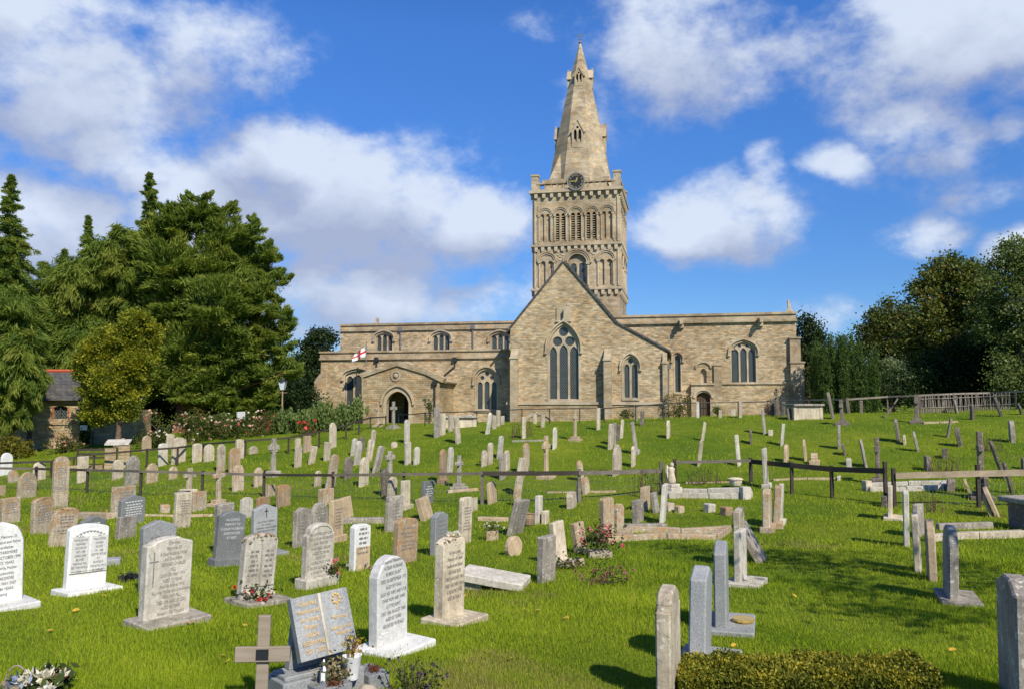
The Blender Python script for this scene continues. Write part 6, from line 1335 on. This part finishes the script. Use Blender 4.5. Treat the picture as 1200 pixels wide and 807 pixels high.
# table tombs
def tomb(px, yb, Lx, Wy, h, yaw, label, mat='cream'):
    b = ground_hit(px, yb); o = empty('table_tomb', b, R(yaw), label, 'tomb', 'table tombs', 'thing'); mb = MB(); mb.box(-Lx/2, Lx/2, -Wy/2, Wy/2, -.3, h - .12)
    for sx in (-1, 1): mb.box(sx*Lx/2 - .1, sx*Lx/2 + .1, -Wy/2 - .03, -Wy/2 + .17, -.3, h - .121)
    mb.build('chest', M[mat], o, bevel=.015); mb = MB(); mb.box(-Lx/2 - .14, Lx/2 + .14, -Wy/2 - .14, Wy/2 + .14, h - .12, h); mb.build('lid', M['slategrey'], o, bevel=.02); return o
tomb(942, 490, 1.55, .8, .78, 14, 'pale table tomb near the chancel east corner with dark lid', 'cream'); tomb(539, 500, 1.5, .8, .62, 12, 'low white table tomb against the aisle wall'); tomb(1222, 622, .6, 1.3, .7, 10, 'dark grey chest tomb cut by the right edge', 'dark')
# pedestal with white sloping top and bench by the cottage
b = ground_hit(138, 547); o = empty('lectern_stone', b, R(20), 'sandy stone pedestal with white sloping top in front of the cottage', 'pedestal', kind='thing')
mb = MB(); mb.box(-.5, -.05, -.3, .3, -.2, .85); mb.box(.05, .5, -.3, .3, -.2, .98); mb.build('pillar', M['cottage'], o); mb = MB(); mb.add([(-.52, -.34, .99), (.45, -.34, .99), (.52, .34, 1.16), (-.45, .34, 1.16), (-.52, -.34, 1.05), (.45, -.34, 1.05), (.52, .34, 1.22), (-.45, .34, 1.22)], [(0, 1, 2, 3), (4, 5, 6, 7), (0, 1, 5, 4), (1, 2, 6, 5), (2, 3, 7, 6), (3, 0, 4, 7)]); mb.build('sloping_top', M['white_stone'], o)
b = ground_hit(108, 547); o = empty('garden_bench', b, R(8), 'dark timber bench beside the sandy stone pedestal', 'bench', kind='thing')
mb = MB(); mb.box(-.75, .75, -.24, .2, .4, .45); mb.build('seat', M['timber_dark'], o); mb = MB(); mb.box(-.75, .75, .2, .25, .72, .82); mb.box(-.75, .75, .2, .25, .54, .62); mb.build('backrest', M['timber_dark'], o)
for sx in (-1, 1):
    for sy in (-.2, .22): mb = MB(); mb.box(sx*.7 - .03, sx*.7 + .03, sy - .03, sy + .03, -.05, .4 if sy < 0 else .82); mb.build('leg', M['timber_dark'], o)
kerb([(84, 550), (122, 549)], .4, .18, 'cottage', 'low sandy wall in front of the bench', name='low_wall', cat='wall')
# ------------------------------------------------------------------ clipped box hedge
rng = np.random.default_rng(91); Pa, Pb = ground_hit(790, 813), ground_hit(1100, 813); hz = 0
hg = empty('box_hedge', (Pa + Pb) / 2, 0, 'low clipped box hedge with yellow-green tips along the bottom edge', 'hedge', kind='thing'); Lh = (Pb - Pa).length / 2; Hh = at_depth(900, 786, Pa.y).z - Pa.z
n = 42000; t_ = rng.uniform(-Lh, Lh, n); yy = rng.uniform(-.02, .42, n); face_ = rng.random(n)
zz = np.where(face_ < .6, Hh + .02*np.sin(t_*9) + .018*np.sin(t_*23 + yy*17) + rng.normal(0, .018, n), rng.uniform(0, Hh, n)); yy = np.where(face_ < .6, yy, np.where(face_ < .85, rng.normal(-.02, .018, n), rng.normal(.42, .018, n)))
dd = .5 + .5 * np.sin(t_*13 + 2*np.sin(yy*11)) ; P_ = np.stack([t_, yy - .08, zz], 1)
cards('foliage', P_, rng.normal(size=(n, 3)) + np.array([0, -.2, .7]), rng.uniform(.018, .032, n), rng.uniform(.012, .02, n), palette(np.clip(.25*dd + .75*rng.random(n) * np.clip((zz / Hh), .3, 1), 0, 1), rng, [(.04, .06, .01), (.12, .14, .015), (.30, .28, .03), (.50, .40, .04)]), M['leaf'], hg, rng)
n = 1500; tk = rng.uniform(-Lh, Lh, n); P_ = np.stack([tk, rng.uniform(-.08, .34, n), Hh + np.abs(rng.normal(.015, .02, n))], 1); cards('shoots', P_, rng.normal(0, .35, (n, 3)) + np.array([0, 0, 1.]), rng.uniform(.025, .045, n), rng.uniform(.010, .016, n), palette(rng.random(n), rng, [(.12, .15, .015), (.30, .28, .03), (.48, .40, .05)]), M['leaf'], hg, rng)
mb = MB(); mb.box(-Lh + .03, Lh - .03, -.06, .3, -.1, Hh - .04); mb.build('inner_twigs', M['bark'], hg)
# ------------------------------------------------------------------ fences
def fence(name, label, posts, rail, post_m='timber_dark', rail_m='timber', rw=.05, rh=.11, pw=.05, mesh=False, iron=False, below=0.0):
    """posts: (px, base y, top y, rail y)"""
    pts = [(ground_hit(p[0], p[1]), p) for p in posts]; b0 = pts[0][0].copy(); root = empty(name, b0, 0, label, 'fence', None, 'thing'); R_ = []
    for g, p in pts:
        zt_ = at_depth(p[0], p[2], g.y).z; zr = at_depth(p[0], p[3], g.y).z; mb = MB(); q = g - b0
        if iron: mb.tube([(q.x, q.y, q.z - .2), (q.x, q.y, zt_ - b0.z)], pw * .5, 6)
        else: mb.box(q.x - pw, q.x + pw, q.y - pw, q.y + pw, q.z - .3, zt_ - b0.z)
        mb.build('post', M[post_m], root); R_.append(Vector((q.x, q.y - (0 if iron else pw + rw/2 + .003), zr - b0.z)))
    for i in range(len(R_) - 1):
        a, c = R_[i], R_[i+1]; mb = MB()
        if iron: mb.tube([a, c], rh * .4, 6)
        else:
            t = (c - a).normalized(); s = Vector((-t.y, t.x, 0)).normalized() * rw / 2; u = Vector((0, 0, rh / 2)); e = t * (.03 if i % 2 else -.02)
            vs = [a - s - u - e, a + s - u - e, a + s + u - e, a - s + u - e, c - s - u + e, c + s - u + e, c + s + u + e, c - s + u + e]; mb.add(vs, [(0, 1, 2, 3), (4, 5, 6, 7), (0, 1, 5, 4), (1, 2, 6, 5), (2, 3, 7, 6), (3, 0, 4, 7)])
        mb.build('rail', M[rail_m if isinstance(rail_m, str) else rail_m[i % len(rail_m)]], root)
    if mesh:
        mb = MB()
        for i in range(len(R_) - 1):
            a, c = R_[i], R_[i+1]; ga, gc = pts[i][0] - b0, pts[i+1][0] - b0; k = max(2, int((c - a).length / .17))
            for j in range(k):
                f = j / k; tp, bt = a.lerp(c, f), ga.lerp(gc, f); bt.y = tp.y; mb.tube([bt + Vector((0, .06, .03)), tp + Vector((0, .06, 0))], .0028, 3, cap=False)
            for f in (.12, .4, .68): mb.tube([ga.lerp(a, f) + Vector((0, .06, 0)), gc.lerp(c, f) + Vector((0, .06, 0))], .003, 3, cap=False)
        mb.build('wire_mesh', M['iron_grey'], root, norm=False)
    return root
fence('rail_fence', 'long timber rail fence with wire mesh crossing middle of the churchyard', [(-60, 573, 545, 547), (42, 574, 546, 548.5), (102, 577, 548, 550), (165, 581, 551, 551.5), (237, 581, 551, 553.5), (309, 582, 553, 555.5), (390, 586, 552, 556), (473, 589, 552, 555), (565, 590, 551, 554)], None, 'timber_dark', ['timber', 'timber_dark', 'timber', 'timber'], .04, .085, .04, True)
fence('plank_fence', 'grey plank section of fence joining the white angel monument', [(565, 590, 551, 554), (679, 588, 549, 553.5), (775, 578, 540, 551)], None, 'timber', ['timber_dark', 'timber'], .04, .13, .05, True)
fence('rail_fence', 'thin grey rail running right from angel monument to black post', [(791, 571, 537, 541), (880, 565, 536, 539)], None, 'timber_dark', 'timber', .04, .09, .05)
fence('plank_fence', 'dark sloping plank fence with black posts right of centre', [(880, 565, 536, 540), (928, 578, 540, 544.5), (975, 583, 545, 549), (1038, 590, 540, 551)], None, 'timber_dark', 'timber_dark', .04, .15, .045, False)
fence('plank_fence', 'pale new plank fence with wire mesh at the right edge', [(1048, 594, 548, 556.5), (1147, 594, 544, 554), (1240, 596, 542, 552)], None, 'timber_dark', 'timber_pale', .05, .16, .045, True)
fence('iron_railing', 'dark handrail rising from the cottage to the porch', [(-30, 566, 542, 543), (60, 560, 539.5, 540), (110, 552, 531, 532), (172, 548, 525, 526.5), (208, 545, 523, 524), (238, 532, 518.5, 520), (287.5, 536, 515, 516), (338, 531, 511.5, 512.5), (374, 524, 504, 505.5), (405.5, 514, 496.5, 498), (420.5, 509, 491, 493), (434, 502, 488, 489), (452, 499, 486.5, 488)], None, 'timber_dark', 'timber_dark', .04, .08, .035)
fence('iron_railing', 'thin iron handrail along the terrace below aisle and transept', [(467, 500, 485, 486), (498, 499, 482.5, 483.7), (558.6, 498, 480.5, 481.5), (611.6, 497, 478.5, 479.2), (644, 496, 477.5, 478.5), (679.4, 495, 477, 478), (708, 495, 477, 478), (745, 494, 474, 475.5), (778, 493, 471, 472.5), (820, 488, 470, 471.5), (865, 488, 469.5, 471), (900, 487, 468.5, 470), (938, 486, 467, 468.7)], None, 'iron', 'iron', .04, .075, .06, iron=True)
fence('rail_fence', 'silvered timber rail along the top of right-hand slope', [(938, 486, 467, 468.5), (992, 483, 466, 467.6), (1040, 481, 463, 464.5), (1075, 481, 462, 463), (1120, 479, 460, 461), (1160, 478, 459, 460), (1190, 477, 457, 458.5), (1240, 476, 455, 456.5)], None, 'timber', 'timber_silver', .05, .1, .04)
fr = [(1078, 484, 463), (1110, 483, 462), (1150, 480, 460.5), (1186, 478, 458.5)]; P_ = [ground_hit(x, y) for x, y, _ in fr]; b0 = P_[0].copy()
hu = empty('hurdle_fence', b0, 0, 'rustic hurdle of leaning grey stakes at the top of the slope', 'fence', kind='thing'); mb = MB(); m3 = MB()
for i in range(3):
    a, c = P_[i] - b0, P_[i+1] - b0; hA_, hB_ = [at_depth(fr[k][0], fr[k][2], P_[k].y).z - P_[k].z for k in (i, i+1)]; n = 24
    for j in range(n):
        p = a.lerp(c, (j + rnd.uniform(-.2, .2)) / n); p.z = gz(p.x + b0.x, p.y + b0.y) - b0.z; h_ = (hA_ + (hB_ - hA_) * j / n) * rnd.uniform(.85, 1.08); t = rnd.uniform(-.1, .16)
        ms = MB(); ms.tube([p - Vector((0, 0, .1)), p + Vector((t, rnd.uniform(-.05, .05), h_))], [.028, .02], 5); ms.build('stake', M['timber_silver'], hu, norm=False)
    for f in (.3, .8): m3.tube([a + Vector((0, -.04, hA_*f)), c + Vector((0, -.04, hB_*f))], .022, 5)
m3.build('cross_bars', M['timber_silver'], hu)
# lamp post
b = at_depth(331, 471, 47.5); b.z = gz(b.x, b.y); lp = empty('lamp_post', b, 0, 'old street lamp with glazed lantern on slim brownish post', 'street lamp', kind='thing'); Hl = at_depth(331, 443, b.y).z - b.z
mb = MB(); mb.lathe([(.09, -.2), (.09, .5), (.055, .55), (.04, Hl - .75), (.06, Hl - .7), (.03, Hl - .66)], 10); mb.tube([(-.28, 0, Hl - .82), (.28, 0, Hl - .82)], .018, 5); mb.build('post', M['rust'], lp, smooth=False)
mb = MB(); s0, s1 = .11, .21; z0_, z1_ = Hl - .66, Hl - .2
mb.add([(-s0, -s0, z0_), (s0, -s0, z0_), (s0, s0, z0_), (-s0, s0, z0_), (-s1, -s1, z1_), (s1, -s1, z1_), (s1, s1, z1_), (-s1, s1, z1_)], [(0, 1, 2, 3), (4, 5, 6, 7), (0, 1, 5, 4), (1, 2, 6, 5), (2, 3, 7, 6), (3, 0, 4, 7)]); ln = mb.build('lantern', M['lampglass'], lp)
mb = MB()
for sx in (-1, 1):
    for sy in (-1, 1): mb.tube([(sx*s0, sy*s0, z0_), (sx*s1, sy*s1, z1_)], .014, 4)
mb.build('frame', M['iron'], ln); mb = MB(); mb.lathe([(.3, z1_), (.28, z1_ + .03), (.1, z1_ + .14), (.08, z1_ + .2), (.03, z1_ + .22), (.01, z1_ + .3)], 8); mb.build('cap', M['iron'], ln)
# flag of St George on a pole by the porch
fb = CO + RX * ps(429, .2) + NX * .2; fb.z = gz(fb.x, fb.y); fl = empty('flag_pole', fb, -TH, 'white flag with red cross drooping from pole beside the porch', 'flag', kind='thing')
zt_ = at_depth(429, 401, fb.y).z - fb.z; zl = at_depth(429, 405, fb.y).z - fb.z
mb = MB(); mb.tube([(0, 0, -.2), (0, 0, zt_)], .03, 8); mb.lathe([(.05, zt_), (.05, zt_ + .06), (.01, zt_ + .09)], 8); mb.build('pole', M['iron_grey'], fl)
kx = fb.y / F; nx_, nz_ = 24, 16; vs = []; idx_ = []; 
for j in range(nz_ + 1):
    for i in range(nx_ + 1):
        u_, v_ = i / nx_, j / nz_; x = -.04 - u_ * 14.5 * kx - v_ * 2.0 * kx * u_; z = zl - v_ * 12.5 * kx * (1 - .25*u_) - u_ * 9.5 * kx * (1 + .0*v_); y = .09 * math.sin(u_ * 9 + v_ * 2.5) * (.3 + u_) + .05 * math.sin(v_ * 6)
        vs.append((x, y, z))
fw, frd = [], []
for j in range(nz_):
    for i in range(nx_):
        q = (j*(nx_+1) + i, j*(nx_+1) + i + 1, (j+1)*(nx_+1) + i + 1, (j+1)*(nx_+1) + i); red = (6 <= j < 10) or (10 <= i < 14); (frd if red else fw).append(q)
for nm, ff, mm in (('flag_cloth', fw, 'white'), ('red_cross', frd, 'red')):
    me = bpy.data.meshes.new(nm); me.from_pydata(vs, [], ff); bm = bmesh.new(); bm.from_mesh(me); bmesh.ops.delete(bm, geom=[v for v in bm.verts if not v.link_faces], context='VERTS'); bm.to_mesh(me); bm.free(); me.materials.append(M[mm]); me.polygons.foreach_set('use_smooth', [True]*len(me.polygons)); link(nm, me, fl)
# bare brown stalks by the plank fence
for px, yb, w, lab in ((762, 580, .55, 'dark bare stalks clustered beside plank fence and angel'), (826, 566, .5, 'sparse brown stalks in grass behind the grey rail'), (612, 512, .5, 'dead brown twiggy bush on the slope below transept'), (1110, 552, .5, 'brown dry stalks behind the pale plank fence'), (1086, 600, .35, 'brownish dry shrub behind white slender headstone'), (1165, 528, .3, 'thin brown shrub on right-hand slope')):
    b = ground_hit(px, yb); o = empty('dry_stalks', b, 0, lab, 'plant', 'dry stalks', 'thing'); mb = MB(); r_ = random.Random(px)
    for q in range(26):
        x, y = r_.uniform(-w, w), r_.uniform(-.25, .25); h_ = r_.uniform(.35, 1.0) * (1.0 if px < 800 else .6); mb.tube([(x, y, -.05), (x + r_.uniform(-.1, .1), y + r_.uniform(-.05, .05), h_)], [.012, .004], 4, cap=False)
    mb.build('stalks', M['bark'], o, norm=False); leafy('leaves', 120, (0, 0, .35), .22, [(.08, .05, .02), (.12, .10, .03), (.06, .08, .02)], .05, o, px, .9)
# fallen yellow leaves
LF = [(120, 696), (122, 700.5), (146, 694), (217, 729), (222, 733), (227, 732), (288, 736), (263, 773), (267, 779), (157, 687), (90, 718), (663, 727), (613, 717), (630, 718), (1000, 739), (1117, 765), (480, 676), (420, 640), (545, 700), (700, 745), (860, 760), (930, 700), (60, 742), (350, 760), (598, 775)]
lm = None
for i, (x, y) in enumerate(LF):
    b = ground_hit(x, y)
    if lm is None:
        mb = MB(); pts = [(.0, -.045), (.03, -.02), (.036, .015), (.018, .045), (0, .06), (-.018, .045), (-.036, .015), (-.03, -.02)]
        mb.add([(a, c, .012 * abs(a) / .036) for a, c in pts], [tuple(range(8))]); o = mb.build('fallen_leaf', plain('yellow_leaf', (.55, .34, .04), .7, .3, 30), None, norm=False); lm = o.data
    else: o = link('fallen_leaf', lm)
    o.location = b + Vector((0, 0, .035)); o.rotation_euler = (rnd.uniform(-.5, .3), rnd.uniform(-.5, .5), rnd.uniform(0, 6.28)); s = rnd.uniform(.5, .85); o.scale = (s, s, s)
    tag(o, 'yellow fallen leaf lying on the lawn', 'leaf', 'yellow fallen leaves', 'thing')

# longer unmown tufts round the feet of the stones and posts
rng = np.random.default_rng(8); B_, S_ = [], []
for b, W, T, yw, base in BASES:
    if b.y > 34: continue
    k = int(90 if b.y < 14 else 45); t = rng.uniform(-.5, .5, k) * (W + .12); side = rng.choice([-1, 1], k) * (T / 2 + np.abs(rng.normal(.02, .04, k))); c_, s_ = math.cos(yw), math.sin(yw)
    B_.append(np.stack([b.x + t * c_ - side * s_, b.y + t * s_ + side * c_], 1)); S_.append(np.full(k, max(.75, b.y / 9)))
B_ = np.concatenate(B_); S_ = np.concatenate(S_); n = len(B_); Z = ground(B_[:, 0], B_[:, 1]); th = rng.uniform(0, 6.28, n); h = rng.uniform(.05, .12, n); w = rng.uniform(.005, .009, n) * S_
base = np.column_stack([B_, Z - .01]); sd = np.stack([np.cos(th), np.sin(th), np.zeros(n)], 1); tip = base + np.stack([rng.normal(0, .35, n), rng.normal(0, .35, n), np.ones(n)], 1) * h[:, None]
V = np.empty((n, 3, 3)); V[:, 0] = base - sd * w[:, None] * .5; V[:, 1] = base + sd * w[:, None] * .5; V[:, 2] = tip; f = rng.random((n, 1)); c = np.array([.10, .18, .014]) * (1 - f) + np.array([.28, .33, .04]) * f
tag(np_mesh('grass_tufts', V.reshape(-1, 3), np.arange(n * 3).reshape(n, 3), c, M['blade']), 'longer grass left unmown round the feet of the gravestones', 'grass', kind='stuff')
